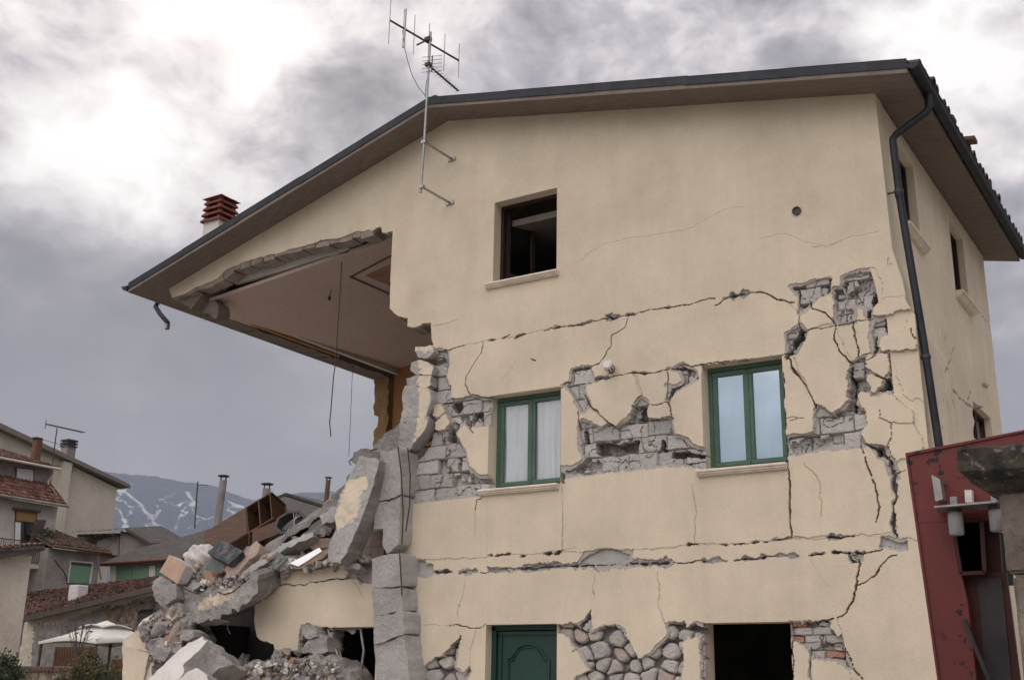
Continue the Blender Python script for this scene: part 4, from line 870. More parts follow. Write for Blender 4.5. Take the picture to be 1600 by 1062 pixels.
# leaning slabs
thing(shard('leaning_wall_slab',[(955,138),(1000,140),(1038,156),(1030,210),(1000,300),(960,400),(930,470),(905,535),(872,582),(824,572),(835,490),(862,440),(850,380),(868,310),(895,255),(925,200)],.30,C_,M['concrete_dark'],None,Y(12.75,(-.12,-1,.1)),out=0,patches=(([(915,235),(985,215),(992,260),(955,300),(962,340),(930,400),(872,448),(850,400),(875,300)],PL),),zm=R_,seed=21,rough=.03,push=(.1,1,0)),'leaning wall slab with a long cream plaster patch propped against the broken column','wall slab')
thing(shard('fallen_slab',[(545,530),(600,495),(700,428),(800,345),(862,286),(925,212),(940,235),(900,300),(862,345),(790,392),(700,447),(640,500),(600,547)],.9,CD,CD,None,Y(13.5),zm=R_,seed=22,rough=.05,push=(-.35,1,.5)),'long grey floor slab sloping up behind the leaning wall slab','floor slab')
thing(shard('fallen_slab',[(640,520),(720,470),(800,415),(850,388),(868,420),(850,440),(780,470),(740,500),(690,545),(640,548)],.8,CD,CD,None,Y(13.35),zm=R_,seed=23,rough=.05,push=(-.2,1,.3)),'short dark grey slab lying under the long sloping floor slab','floor slab')
thing(shard('fallen_slab',[(60,470),(110,430),(150,395),(195,350),(205,385),(200,470),(150,500),(100,510)],1.2,CD,CD,None,Y(13.8),zm=F_,seed=24,rough=.05,push=(-.1,1,.35)),'dark slab end wedged behind the pointed wall fragment','floor slab')
thing(shard('broken_wall_lump',[(912,152),(930,128),(960,108),(1005,100),(1042,128),(1040,150),(990,148),(955,142),(930,170)],.4,CD,CD,None,Y(13.0),zm=R_,seed=25,rough=.07),'jagged grey lump on top of the leaning wall slab','masonry lump')
thing(shard('hollow_brick_wall',[(888,590),(905,520),(950,400),(985,330),(1048,335),(1055,575),(960,580)],.2,M['hollow'],M['brick'],None,Y(13.42),zm=R_,seed=26,rough=.02),'pink hollow brick wall standing behind the column and the leaning slab','brick wall')
# collapsed floor edge over the dark room
thing(shard('collapsed_floor_edge',[(150,300),(180,270),(235,262),(330,300),(420,350),(560,322),(660,300),(800,235),(806,300),(806,345),(760,385),(715,425),(620,470),(560,508),(440,528),(350,520),(290,490),(230,440),(175,390)],1.3,C_,CD,None,((-14.5,12.75,3),(-.1,-1,-.25)),patches=(([(428,402),(560,350),(655,312),(675,375),(610,395),(560,408),(500,445),(440,452)],PL),),zm=K_,seed=31,rough=.08,push=(-.25,1,.25)),'thick broken floor edge with a cream patch hanging over the dark hollow','floor slab')
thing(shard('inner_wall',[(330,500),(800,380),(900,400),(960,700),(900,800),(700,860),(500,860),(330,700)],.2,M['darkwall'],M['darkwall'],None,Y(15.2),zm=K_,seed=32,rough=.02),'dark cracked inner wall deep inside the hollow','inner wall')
m=MB(); m.tube([onY(200+x/4,840+y/4,15.1) for x,y in ((545,515),(560,550),(590,590),(600,640),(650,690),(685,730),(690,760))],[.01,.02,.03,.02,.03,.03,.02],5,M['rebar']); tag(m.build('wall_crack_shade'),'dark jagged tube standing in for the shaded crack of the dark inner wall','crack line')  # dark tube stands in for the shade in the wall's crack
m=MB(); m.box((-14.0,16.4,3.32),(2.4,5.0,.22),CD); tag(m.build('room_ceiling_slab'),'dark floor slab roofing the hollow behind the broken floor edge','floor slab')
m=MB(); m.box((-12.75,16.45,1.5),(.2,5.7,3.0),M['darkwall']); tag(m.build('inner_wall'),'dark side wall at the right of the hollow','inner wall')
m=MB(); m.box((-15.3,16.3,1.3),(.2,5.2,2.6),M['darkwall']); tag(m.build('inner_wall'),'added dark wall shutting light out at the left of the hollow','inner wall')  # unseen wall, added to keep light out of the hollow
# yellow wall remnant in the corner
thing(shard('wall_remnant',[(-30,650),(0,620),(30,592),(60,580),(88,592),(100,640),(112,690),(132,722),(115,790),(95,900),(-40,900)],.3,PL,C_,None,Y(12.5),zm=K_,seed=33,rough=.02),'cream wall stump left of the open crack at the foot of the rubble','wall stump')
thing(shard('wall_remnant',[(137,730),(150,760),(162,795),(150,800),(150,900),(103,900),(122,800)],.3,PL,C_,None,Y(12.55),zm=K_,seed=34,rough=.02),'narrow cream wall sliver right of the open crack','wall stump')
thing(shard('fallen_wall_slab',[(100,900),(180,830),(250,762),(340,690),(460,618),(500,640),(470,680),(400,742),(350,795),(345,850),(310,900)],.35,PA,C_,None,((-14.9,11.6,1.9),(.15,-.8,.62)),zm=K_,seed=35,rough=.03,push=(.25,1,-.35)),'big white faced wall slab tipped on its side at the bottom of the rubble','wall slab')
thing(shard('broken_masonry_block',[(500,642),(530,655),(560,690),(640,762),(655,790),(600,815),(555,832),(500,900),(300,900),(345,850),(348,800),(400,745),(470,682)],.5,M['rubble'],M['rubble'],None,((-14.3,11.9,1.9),(.2,-1,.3)),zm=K_,seed=36,rough=.10),'large rough grey masonry block leaning behind the white faced slab','masonry block')
thing(shard('broken_masonry_block',[(345,850),(420,815),(480,840),(505,900),(310,900)],.3,PA,C_,None,((-14.2,11.3,1.8),(.1,-1,.3)),zm=K_,seed=37,rough=.03),'small pale block in front of the rough grey masonry block','masonry block')
# household things and boards on the heap
thing(shard('peach_board_box',[(130,615),(170,545),(240,590),(205,665)],.14,M['peach'],C_,None,Y(12.75,(-.3,-1,.3)),zm=R_,seed=41,rough=.005,push=(.8,1,-.25)),'peach coloured box tipped at the left top of the rubble','box')
thing(shard('mattress',[(325,537),(387,482),(476,530),(414,582)],.14,M['mattress'],M['mattress'],None,Y(12.9,(-.1,-1,.5)),zm=R_,seed=42,rough=.008,push=(-.2,1,-.5)),'dark flowered mattress piece lying below the broken wardrobe','mattress')
thing(shard('pink_mortar_slab',[(400,600),(470,540),(530,486),(548,500),(535,540),(500,570),(432,640),(405,632)],.22,M['pinkstone'],M['pinkstone'],None,Y(12.95,(-.2,-1,.4)),zm=R_,seed=43,rough=.03),'pinkish layered slab slanting up right of the flowered mattress','slab')
thing(shard('grey_block',[(570,566),(618,530),(656,560),(606,606)],.2,M['slate'],M['concrete'],None,Y(13.0,(-.1,-1,.3)),zm=R_,seed=44,rough=.012),'square grey block left of the white board','block')
thing(shard('white_board',[(668,580),(790,515),(801,530),(704,592)],.03,M['whiteboard'],M['tan'],None,((-12.2,12.9,4.0),(-.1,-.55,.85)),zm=R_,seed=45,rough=.004),'white laminate board lying slanted on the rubble','board')
thing(shard('tan_board',[(676,594),(802,536),(835,500),(842,522),(800,560),(705,606)],.10,M['tan'],M['tan'],None,Y(12.98),zm=R_,seed=46,rough=.02),'torn tan board just under the white laminate board','board')
thing(shard('grey_box',[(318,602),(345,560),(402,576),(386,620),(330,626)],.2,M['slate'],M['concrete'],None,Y(13.0),zm=R_,seed=47,rough=.015),'crumpled grey box below the flowered mattress','box')
thing(shard('green_board',[(225,705),(290,680),(355,688),(310,712),(240,725)],.08,M['slate'],M['slate'],None,Y(12.8,(-.1,-1,.8)),zm=R_,seed=48,rough=.02),'grey green board lying flat below the peach box','board')
thing(shard('terracotta_chip',[(310,620),(340,612),(352,640),(335,660),(318,648)],.1,M['brick'],M['brick'],None,Y(12.85),zm=R_,seed=49,rough=.02),'small orange brick chip beside the crumpled grey box','brick')
thing(shard('brown_board',[(740,505),(800,480),(845,475),(845,500),(800,520),(760,525)],.12,M['tan'],M['tan'],None,Y(13.2),zm=R_,seed=50,rough=.02),'short brown board jammed between dark slab and leaning slab','board')
# crumpled cloth
def cloth_bundle():
    m=MB(); c=onY(314,872,13.45); bm=bmesh.new(); bmesh.ops.create_icosphere(bm,subdivisions=4,radius=1)
    V=[]
    for v in bm.verts:
        p=np.array(v.co); k=1+.16*math.sin(p[0]*4+p[2]*3)*math.sin(p[2]*4+p[1]*3)+.10*abs(math.sin(7*p[0]+5*p[1]+2*p[2]))+.07*abs(math.sin(11*p[2]+5*p[0]))
        V.append(c+p*k*np.array((.27,.2,.20)))
    m.add(V,[[x.index for x in f.verts] for f in bm.faces],M['cloth'],True); bm.free(); tag(m.build('cloth_bundle'),'crumpled off white cloth between the peach box and the flowered mattress','cloth')
cloth_bundle()
def wardrobe():
    o=onY(322+0,858,14.3); a=onY(427,795,14.6); ex=a-o; L=np.linalg.norm(ex); ex/=L
    n=np.array((.35,-.75,.55)); n-=ex*(n@ex); n/=np.linalg.norm(n); ey=np.cross(n,ex)
    if ey[2]<0: ey=-ey
    r=empty('broken_wardrobe',tuple(o)); tag(r,'reddish brown wardrobe carcass with open compartments lying on top of the rubble','wardrobe')
    Rm=np.stack([ex,ey,n],1); W_=.62; D=.42
    def bx(c,d,mt,nm):
        m=MB(); m.box(o+Rm@np.array(c),d,mt,rot=Rm,jit=.004); m.build(nm,r)
    bx((L/2,W_/2-.2,-D),(L,W_,.02),M['wardrobe_in'],'back_panel'); bx((L/2,-.2,-D/2),(L,.022,D),M['wardrobe'],'side_panel'); bx((L/2+.05,W_-.2,-D/2),(L-.1,.022,D),M['wardrobe'],'side_panel')
    for t in (.0,.62,.80,.97): bx((L*t,W_/2-.2,-D/2),(.022,W_-.02,D),M['wardrobe'],'shelf')
    bx((L*.30,W_/2-.2,-.0),(L*.62,W_,.02),M['wardrobe'],'door_panel')
    # drawer box in front
    o2=onY(200+480/2.642,660+512/2.642,13.9); b=onY(200+648/2.642,660+445/2.642,14.0); e2=b-o2; L2=np.linalg.norm(e2); e2/=L2; n2=np.array((.2,-1,.35)); n2-=e2*(n2@e2); n2/=np.linalg.norm(n2); f2=np.cross(n2,e2); f2*=np.sign(f2[2]); R2=np.stack([e2,f2,n2],1)
    q=empty('drawer_box',tuple(o2+R2@np.array((L2*.5,.1,0)))); tag(q,'upturned brown drawer box in front of the wardrobe','drawer')
    def b2(c,d,nm,mt=M['wardrobe']):
        m=MB(); m.box(o2+R2@np.array(c),d,mt,rot=R2,jit=.004); m.build(nm,q)
    b2((L2*.6,.10,0),(L2*.8,.24,.02),'front_panel'); b2((L2*.12,.12,-.2),(.02,.24,.42),'side_panel'); b2((L2,.10,-.2),(.02,.24,.42),'side_panel'); b2((L2*.55,.24,-.2),(L2*.85,.02,.40),'bottom_panel',M['wardrobe_in'])
wardrobe()
def tray():
    c=onY(453,815,13.9); n=np.array((.15,-1,.45)); n/=np.linalg.norm(n); ex=np.cross((0,0,1),n); ex/=np.linalg.norm(ex); ey=np.cross(n,ex)
    P=lambda r,k,d:c+ex*r*1.15*math.cos(PI/8+PI/4*k)+ey*r*.85*math.sin(PI/8+PI/4*k)+n*d
    m=MB(); V=[P(.27,k,0) for k in range(8)]+[P(.22,k,0.0) for k in range(8)]+[P(.19,k,-.14) for k in range(8)]+[P(.27,k,-.16) for k in range(8)]
    F=[(k,(k+1)%8,8+(k+1)%8,8+k) for k in range(8)]+[(8+k,8+(k+1)%8,16+(k+1)%8,16+k) for k in range(8)]+[tuple(range(16,24))]+[(k,24+k,24+(k+1)%8,(k+1)%8) for k in range(8)]+[tuple(range(24,32))]
    m.add(V,F,M['steel_dark']); r=m.build('octagonal_basin'); tag(r,'dark octagonal basin tipped on its side right of the wardrobe','basin')
    m=MB()
    for k in range(4): m.tube([P(.2,.4+k*.35,.0),c+n*.03+ex*(.05+.03*k)-ey*.03*k,P(.19,5.0+k*.3,.02)],.007,5,M['galv'])
    m.build('wire_grid',r)
tray()
# ---- stones: eight shapes, many pieces
def rock_mesh(i,mt):
    r=np.random.default_rng(100+i); bm=bmesh.new()
    for k in range(15):
        p=r.normal(size=3); p/=np.linalg.norm(p); p*=r.uniform(.75,1.05); p*=np.array((1,.75+.2*r.random(),.55+.25*r.random())); bm.verts.new(p)
    bmesh.ops.convex_hull(bm,input=bm.verts); 
    for v in [v for v in bm.verts if not v.link_faces]: bm.verts.remove(v)
    bmesh.ops.bevel(bm,geom=bm.edges[:],offset=.07,segments=1,affect='EDGES'); bmesh.ops.triangulate(bm,faces=bm.faces); bmesh.ops.subdivide_edges(bm,edges=bm.edges[:],cuts=2,use_grid_fill=True)
    for v in bm.verts:
        p=np.array(v.co); k=fbm(np.array([p[0]*1.3+i]),np.array([p[1]*1.3+p[2]*1.7]),2.2,4,i)[0]-.5; v.co*=1+.28*k
    me=bpy.data.meshes.new('rubble_stone'); bm.to_mesh(me); bm.free(); me.materials.append(mt)
    return me
ROCKS=[rock_mesh(i,(M['rubble'],M['rubble_warm'],M['rubble'])[i%3]) for i in range(9)]
BITS=[rock_mesh(20,M['brick']),rock_mesh(21,M['plaster']),rock_mesh(22,M['pale'])]
import colorsys
rr=random.Random(3)
CNAME={}
def place_rock(p,s,group,label,me=None):
    me=me or rr.choice(ROCKS); o=bpy.data.objects.new('rubble_stone',me); COL.objects.link(o); o.location=tuple(p); o.scale=(s,s*rr.uniform(.8,1.1),s*rr.uniform(.75,1.1)); o.rotation_euler=(rr.uniform(0,6),rr.uniform(0,6),rr.uniform(0,6))
    tag(o,label,'stone',group); return o
def pick(poly):
    xs=[p[0] for p in poly]; ys=[p[1] for p in poly]
    while 1:
        x,y=rr.uniform(min(xs),max(xs)),rr.uniform(min(ys),max(ys))
        if inside(np.array(x),np.array(y),poly): return x,y
def scatter(k,poly,Yf,n,s0,s1,group,where,mix=.2):
    x0,y0,s=k; xs=[p[0] for p in poly]; ys=[p[1] for p in poly]
    for i in range(n):
        x,y=pick(poly); px,py=x0+x/s,y0+y/s; sz=s0+(s1-s0)*rr.random()**1.6
        me=rr.choice(BITS) if rr.random()<mix else rr.choice(ROCKS)
        col={'hollow_clay_brick':'reddish','cream_plaster':'cream','dusty_white_plaster':'whitish','broken_masonry':'grey','broken_stone':'brownish'}[me.materials[0].name]
        fx=(x-min(xs))/(max(xs)-min(xs)); fy=(y-min(ys))/(max(ys)-min(ys))
        t=(sz-s0)/(s1-s0); sn='large' if t>.6 else 'medium' if t>.25 else 'small'
        pn=('upper ' if fy<.4 else 'lower ' if fy>.6 else 'middle ')+('far left' if fx<.2 else 'left' if fx<.4 else 'centre' if fx<.6 else 'right' if fx<.8 else 'far right')
        o=place_rock(onY(px,py,Yf(px,py)+rr.uniform(-.05,.12)),sz,group,'',me); o['label']=sn+(' flat ' if o.scale[2]<.86*sz else ' chunky ' if o.scale[2]>sz else ' ')+col+' stone at '+pn+' '+where
def crumbs(k,poly,Yf,n,s0,s1,label):
    """gravel-fine debris nobody could count: one object"""
    m=MB(); x0,y0,s=k
    for i in range(n):
        x,y=pick(poly); p=onY(x0+x/s,y0+y/s,Yf+rr.uniform(-.12,.12)); sz=s0+(s1-s0)*rr.random()**2
        R=np.array(Matrix.Rotation(rr.uniform(0,6),3,Vector((rr.random(),rr.random(),rr.random()+.1))))
        m.box(p,(sz*2,sz*1.5,sz*1.2),rr.choice((M['rubble'],M['rubble'],M['rubble_warm'],M['pale'],M['brick'] if rr.random()<.3 else M['rubble'])),rot=R,jit=sz*.35)
    o=m.build('rubble_crumbs'); tag(o,label,'rubble',None,'stuff')
def mound(name,k,poly,Yf,label,mt,seed=0,res=.055,amp=.16,th=.6):
    """lumpy body of fine debris that the stones lie on"""
    o=shard(name,poly,th,mt,mt,None,Y(Yf,(-.05,-1,.35)),zm=k,seed=seed,rough=amp,res=res,push=(-.1,1,-.1)); tag(o,label,'rubble',None,'stuff'); return o
mound('rubble_debris',K_,[(70,560),(110,530),(170,470),(230,440),(300,490),(345,520),(400,600),(380,640),(300,700),(240,760),(160,800),(130,720),(100,640),(85,590)],12.9,'grey broken masonry heaped between the wall stump and the hollow',M['rubble'],51)
mound('rubble_debris',K_,[(540,900),(640,820),(760,780),(900,760),(1000,780),(1100,760),(1320,740),(1400,900)],12.95,'fine grey debris spread under the cream wall',M['rubble'],52)
mound('rubble_debris',K_,[(170,300),(200,250),(260,215),(360,130),(460,100),(640,110),(760,60),(860,100),(1000,90),(1250,60),(1400,100),(1520,120),(1520,170),(1400,165),(1100,195),(830,218),(780,260),(660,300),(560,330),(430,360),(330,330),(240,300)],13.25,'fine debris lying along the top of the broken floor',M['rubble'],53)
mound('rubble_debris',R_,[(560,560),(650,520),(720,470),(840,430),(880,520),(900,580),(1000,560),(1000,590),(700,620),(560,610)],13.9,'loose debris behind the white board',M['rubble'],54)
LUMPS=[([(45,590),(70,555),(120,530),(150,560),(158,610),(120,660),(80,640)],12.55,'pale angular lump at the top left of the heap by the hollow'),
([(170,470),(215,455),(240,480),(235,540),(190,560),(160,530)],12.6,'upright angular lump under the left end of the broken floor'),
([(240,540),(300,515),(330,545),(325,600),(280,630),(245,600)],12.5,'square edged lump right of the middle of the heap'),
([(130,650),(190,620),(250,640),(270,700),(230,760),(160,770),(130,710)],12.45,'biggest grey lump low in the heap by the hollow'),
([(320,610),(345,575),(400,570),(405,610),(370,635),(330,640)],12.45,'flat tan lump at the right edge of the heap'),
([(265,640),(320,640),(340,690),(300,720),(262,700)],12.5,'small angular lump above the white faced slab'),
([(160,300),(240,255),(305,290),(300,370),(235,410),(170,370)],12.6,'rounded masonry lump on the left end of the broken floor'),
([(235,420),(300,395),(350,470),(335,515),(262,480)],12.65,'grey lump hanging below the left end of the broken floor'),
([(345,470),(440,445),(560,500),(445,528),(362,520)],12.68,'long flat lump hanging from the middle of the broken floor'),
([(670,330),(720,290),(800,245),(804,310),(740,370),(690,375)],12.7,'ribbed grey lump at the right end of the broken floor'),
([(1085,545),(1130,538),(1175,560),(1180,620),(1120,640),(1085,600)],13.08,'broken lintel end beside the torn window'),
([(1120,640),(1190,600),(1245,620),(1250,700),(1180,745),(1090,720)],13.1,'grey masonry lump filling the left side of the torn window')]
for i,(P_,y_,lb) in enumerate(LUMPS):
    thing(shard('masonry_lump',P_,.30,M['rubble'],M['rubble'],None,Y(y_,(rng.uniform(-.25,.15),-1,rng.uniform(.0,.4))),zm=K_,seed=70+i,rough=.05,push=(.1,1,-.1)),lb,'masonry lump','large lumps of the collapsed masonry')
# broken beams and slab edges leaning down from the corner
for i,(P_,y_,lb) in enumerate([([(430,640),(560,560),(575,575),(445,662)],12.9,'thin pale strip of slab edge lying right of the pink slab'),([(545,560),(640,500),(760,452),(765,468),(650,522),(556,580)],13.05,'narrow grey beam lying under the long sloping slab'),
 ([(870,590),(905,578),(960,588),(958,600),(880,604)],12.95,'small flat slab piece at the foot of the hollow brick wall'),([(790,385),(850,345),(868,362),(850,410),(800,420)],13.1,'grey lump wedged against the leaning wall slab'),([(205,665),(260,640),(300,670),(250,700),(212,700)],12.75,'pale broken slab piece right below the peach box')]):
    thing(shard('slab_piece',P_,.22,C_,CD,None,Y(y_,(-.1,-1,.3)),zm=R_,seed=90+i,rough=.03),lb,'slab piece')
for i,P_ in enumerate([[(1000,120),(1010,112),(1030,108)],[(925,150),(912,160),(920,175)],[(330,300),(380,330),(430,350),(470,335)],[(560,335),(600,352),(650,340),(700,300)],[(290,560),(300,520),(320,500)],[(640,600),(620,560),(630,540)]]):
    z_=R_ if i<2 else K_
    cable('bent_reinforcing_bar',[onY(z_[0]+x/z_[2],z_[1]+y/z_[2],12.6 if i>1 else 12.8) for x,y in P_],.009,M['rebar'],('bent rusty bar sticking out of the '+('top lump of the leaning slab','left side of the top lump','left half of the broken floor','right half of the broken floor','heap under the broken floor','heap just left of the hollow')[i]),'steel bar','bent reinforcing bars')
scatter(K_,[(90,550),(170,470),(240,450),(300,500),(390,600),(300,700),(240,750),(160,790),(110,660)],lambda x,y:12.66,46,.10,.33,'stones of the grey heap left of the hollow','of the heap by the hollow',.06)
scatter(K_,[(560,880),(700,830),(800,800),(920,780),(1100,775),(1300,790),(1330,888),(560,888)],lambda x,y:12.78,52,.05,.17,'stones in the debris under the cream wall','of debris under cream wall',.10)
scatter(K_,[(905,705),(1080,708),(1100,790),(1000,800),(930,780)],lambda x,y:13.15,15,.09,.15,'stones of the wall foot','of the cut wall foot',0)
scatter(K_,[(700,740),(780,730),(800,790),(720,800)],lambda x,y:13.6,6,.08,.15,'stones inside the hollow','of the dark hollow',0)
scatter(K_,[(180,280),(270,230),(380,220),(480,300),(560,260),(650,260),(780,200),(800,240),(660,290),(560,310),(430,340),(330,310),(240,300)],lambda x,y:12.95,44,.05,.16,'stones on the broken floor edge','of the broken floor edge',.16)
scatter(R_,[(520,560),(560,530),(640,510),(700,480),(840,450),(830,560),(700,570),(560,600)],lambda x,y:13.35,11,.05,.14,'stones between the slabs','of the gap above the white board',.12)
scatter(R_,[(230,610),(330,580),(420,570),(480,620),(400,680),(300,680)],lambda x,y:13.05,20,.05,.13,'stones among the household things','of debris below the mattress',.2)
crumbs(K_,[(780,150),(860,110),(1000,120),(1100,155),(1300,115),(1500,110),(1510,150),(1380,160),(1100,190),(830,215)],13.1,420,.012,.05,'fine crumbs along the top of the cream wall')
crumbs(K_,[(560,888),(700,815),(800,785),(920,765),(1100,765),(1300,780),(1340,888)],12.75,520,.012,.05,'fine crumbs in the debris under the cream wall')
crumbs(K_,[(170,300),(270,225),(480,280),(800,200),(800,250),(560,325),(430,350),(240,330)],12.9,420,.012,.05,'fine crumbs on the broken floor edge')
crumbs(K_,[(80,560),(170,470),(340,520),(390,600),(300,700),(160,790),(110,660)],12.6,380,.015,.06,'fine crumbs over the heap left of the hollow')
crumbs(R_,[(520,570),(640,500),(840,440),(890,570),(1000,560),(1000,580),(700,610),(560,610)],13.3,150,.012,.05,'fine crumbs between the slabs')
# wires hanging from the ceiling
cable('hanging_cable',[onY(*a,13.75) for a in ((534,399),(533,430),(530,480),(527,520),(525,560),(521,590),(517,640),(515,660),(517,682))],.009,M['steel_dark'],'long black cable hanging from the ceiling of the torn open room','cable')
m=MB(); P=[onY(*a,14.6) for a in ((517,433),(516,445),(517,455),(515,463))]; m.tube(P,.008,6,M['steel_dark']); r=m.build('pendant_wire'); m=MB(); m.tube([P[-1],P[-1]+(0,0,-.07)],.025,8,M['steel_dark']); m.build('lamp_holder',r); tag(r,'short lamp wire with empty holder hanging from the middle of the ceiling','lamp wire')
cable('hanging_cable',[onY(*a,16.5) for a in ((551,571),(549,620),(547,670),(545,712))],.005,M['steel_dark'],'very thin wire hanging outside below the left eave','cable')
# ------------------------------------------------------------ aerial on the gable
def aerial():
    YA=12.5; r=empty('tv_antenna',tuple(onY(658,300,YA))); tag(r,'television antenna mast bracketed to the cream gable','antenna')
    G,Dk=M['galv'],M['steel_dark']
    p=[onY(*a,YA) for a in ((657,301),(660,262),(663,222),(666,170),(670,105),(673,50))]; m=MB(); m.tube(p[:4],.020,8,G); m.tube([p[3]*.999+p[4]*.001,p[4],p[5]],.017,8,G); m.build('mast',r)
    for (x,y) in ((659,292),(663,222)):
        q=onY(x,y,YA); e=q+(.0,.0,0); w=np.array((q[0]+.02,YF,q[2])); m=MB(); m.bar(q,w,.035,.02,G); m.box(q,(.08,.06,.05),G); m.box(w-(0,.01,0),(.14,.02,.06),G); m.build('bracket',r)
    def boom(a,c,b,els,L,vert,nm,th=.011):
        z=onY(*c,YA)[2]; A=onZ(*a,z);B=onZ(*b,z); m=MB(); m.bar(A,B,.022,.022,Dk); bo=m.build(nm,r); d=(B-A)/np.linalg.norm(B-A); s=np.cross(d,(0,0,1)); s/=np.linalg.norm(s)
        for t,l in els:
            q=A+(B-A)*t; v=np.array((0,0,1.)) if vert else s; m=MB(); m.tube([q-v*l/2,q+v*l/2],.0065 if vert else .005,5,G); m.build('element',bo)
        return A,B
    A,B=boom((609,32),(669,64),(717,95),[(0,.80),(.19,.66),(.34,.68),(.55,.70),(.78,.66),(1,.62)],0,True,'boom')
    q=A+(B-A)*.19; m=MB(); m.tube([q+(.03,0,-.33),q+(.03,0,.33)],.012,6,G); m.tube([q+(.0,0,-.33),q+(.03,0,-.33)],.010,6,G); m.build('folded_dipole',r)
    A2,B2=boom((668,101),(668,101),(716,142),[(.10+.09*k,.17-.007*k) for k in range(11)],0,False,'boom')
    z=onY(668,101,YA)[2]; c=onY(675,100,YA); m=MB(); m.tube([c+(0,0,.14),c+(0,0,-.14)],.010,6,Dk)
    s=np.array((.94,.34,0))
    for k in range(5): q=c+(0,0,-.13+.065*k); m.tube([q-s*.16,q+s*.16],.005,5,G)
    m.build('reflector',r)
    m=MB(); q=onY(669,62,YA); m.box(q,(.10,.07,.07),Dk); m.bar(q,q+(-.22,0,-.03),.02,.02,Dk); q=onY(669,101,YA); m.box(q,(.09,.07,.05),Dk); m.build('clamp',r)
    m=MB(); m.tube([onY(*a,YA) for a in ((629,48),(632,75),(637,95),(644,118),(654,137),(665,150))],.006,5,Dk); m.tube([onY(*a,YA) for a in ((664,152),(666,128),(670,115))],.005,5,Dk); m.build('cable',r)
aerial()
# ------------------------------------------------------------ ground, mountain
M['ground']=mat('earth_and_grass',(.10,.095,.06),rough=1,var=.4,scale=.3,bump=.3,bscale=3,col2=(.05,.075,.03),spec=.05)
M['yard']=mat('dusty_bounce_yard',(.32,.30,.27),rough=1,var=.25,scale=.8,bump=.4,bscale=20)  # unseen dusty yard, made pale to bounce light onto facade and ceiling
M['road']=mat('street_asphalt',(.055,.055,.055),rough=.95,var=.2,scale=1,bump=.3,bscale=60)
def ground():
    m=MB(); m.add([(-9000,-3000,0),(3000,-3000,0),(3000,9000,0),(-9000,9000,0)],[(0,1,2,3)],M['ground']); o=m.build('ground',fix=False); tag(o,kind='structure')
    m=MB(); m.add([(-60,-12,.004),(40,-12,.004),(40,30,.004),(-60,30,.004)],[(0,1,2,3)],M['yard']); o=m.build('bounce_yard',fix=False); tag(o,kind='structure')
    m=MB(); m.add([(-60,-7,.008),(40,-7,.008),(40,-1.5,.008),(-60,-1.5,.008)],[(0,1,2,3)],M['road']); o=m.build('road',fix=False); tag(o,kind='structure')
ground()
def mountain_mat():
    m,N,L,b=_mat('snow_streaked_mountain'); geo=N.new('ShaderNodeNewGeometry'); b.inputs['Roughness'].default_value=1; b.inputs['Specular IOR Level'].default_value=0
    a=N.new('ShaderNodeVertexColor'); a.layer_name='Col'
    n=N.new('ShaderNodeTexNoise'); n.inputs['Scale'].default_value=.012; n.inputs['Detail'].default_value=8; L.new(geo.outputs['Position'],n.inputs[0])
    mr=N.new('ShaderNodeMapRange'); mr.inputs[3].default_value=.7; mr.inputs[4].default_value=1.3; L.new(n.outputs[0],mr.inputs[0])
    sc=N.new('ShaderNodeVectorMath'); sc.operation='SCALE'; L.new(a.outputs[0],sc.inputs[0]); L.new(mr.outputs[0],sc.inputs['Scale']); L.new(sc.outputs[0],b.inputs['Base Color']); return m
M['mountain']=mountain_mat()
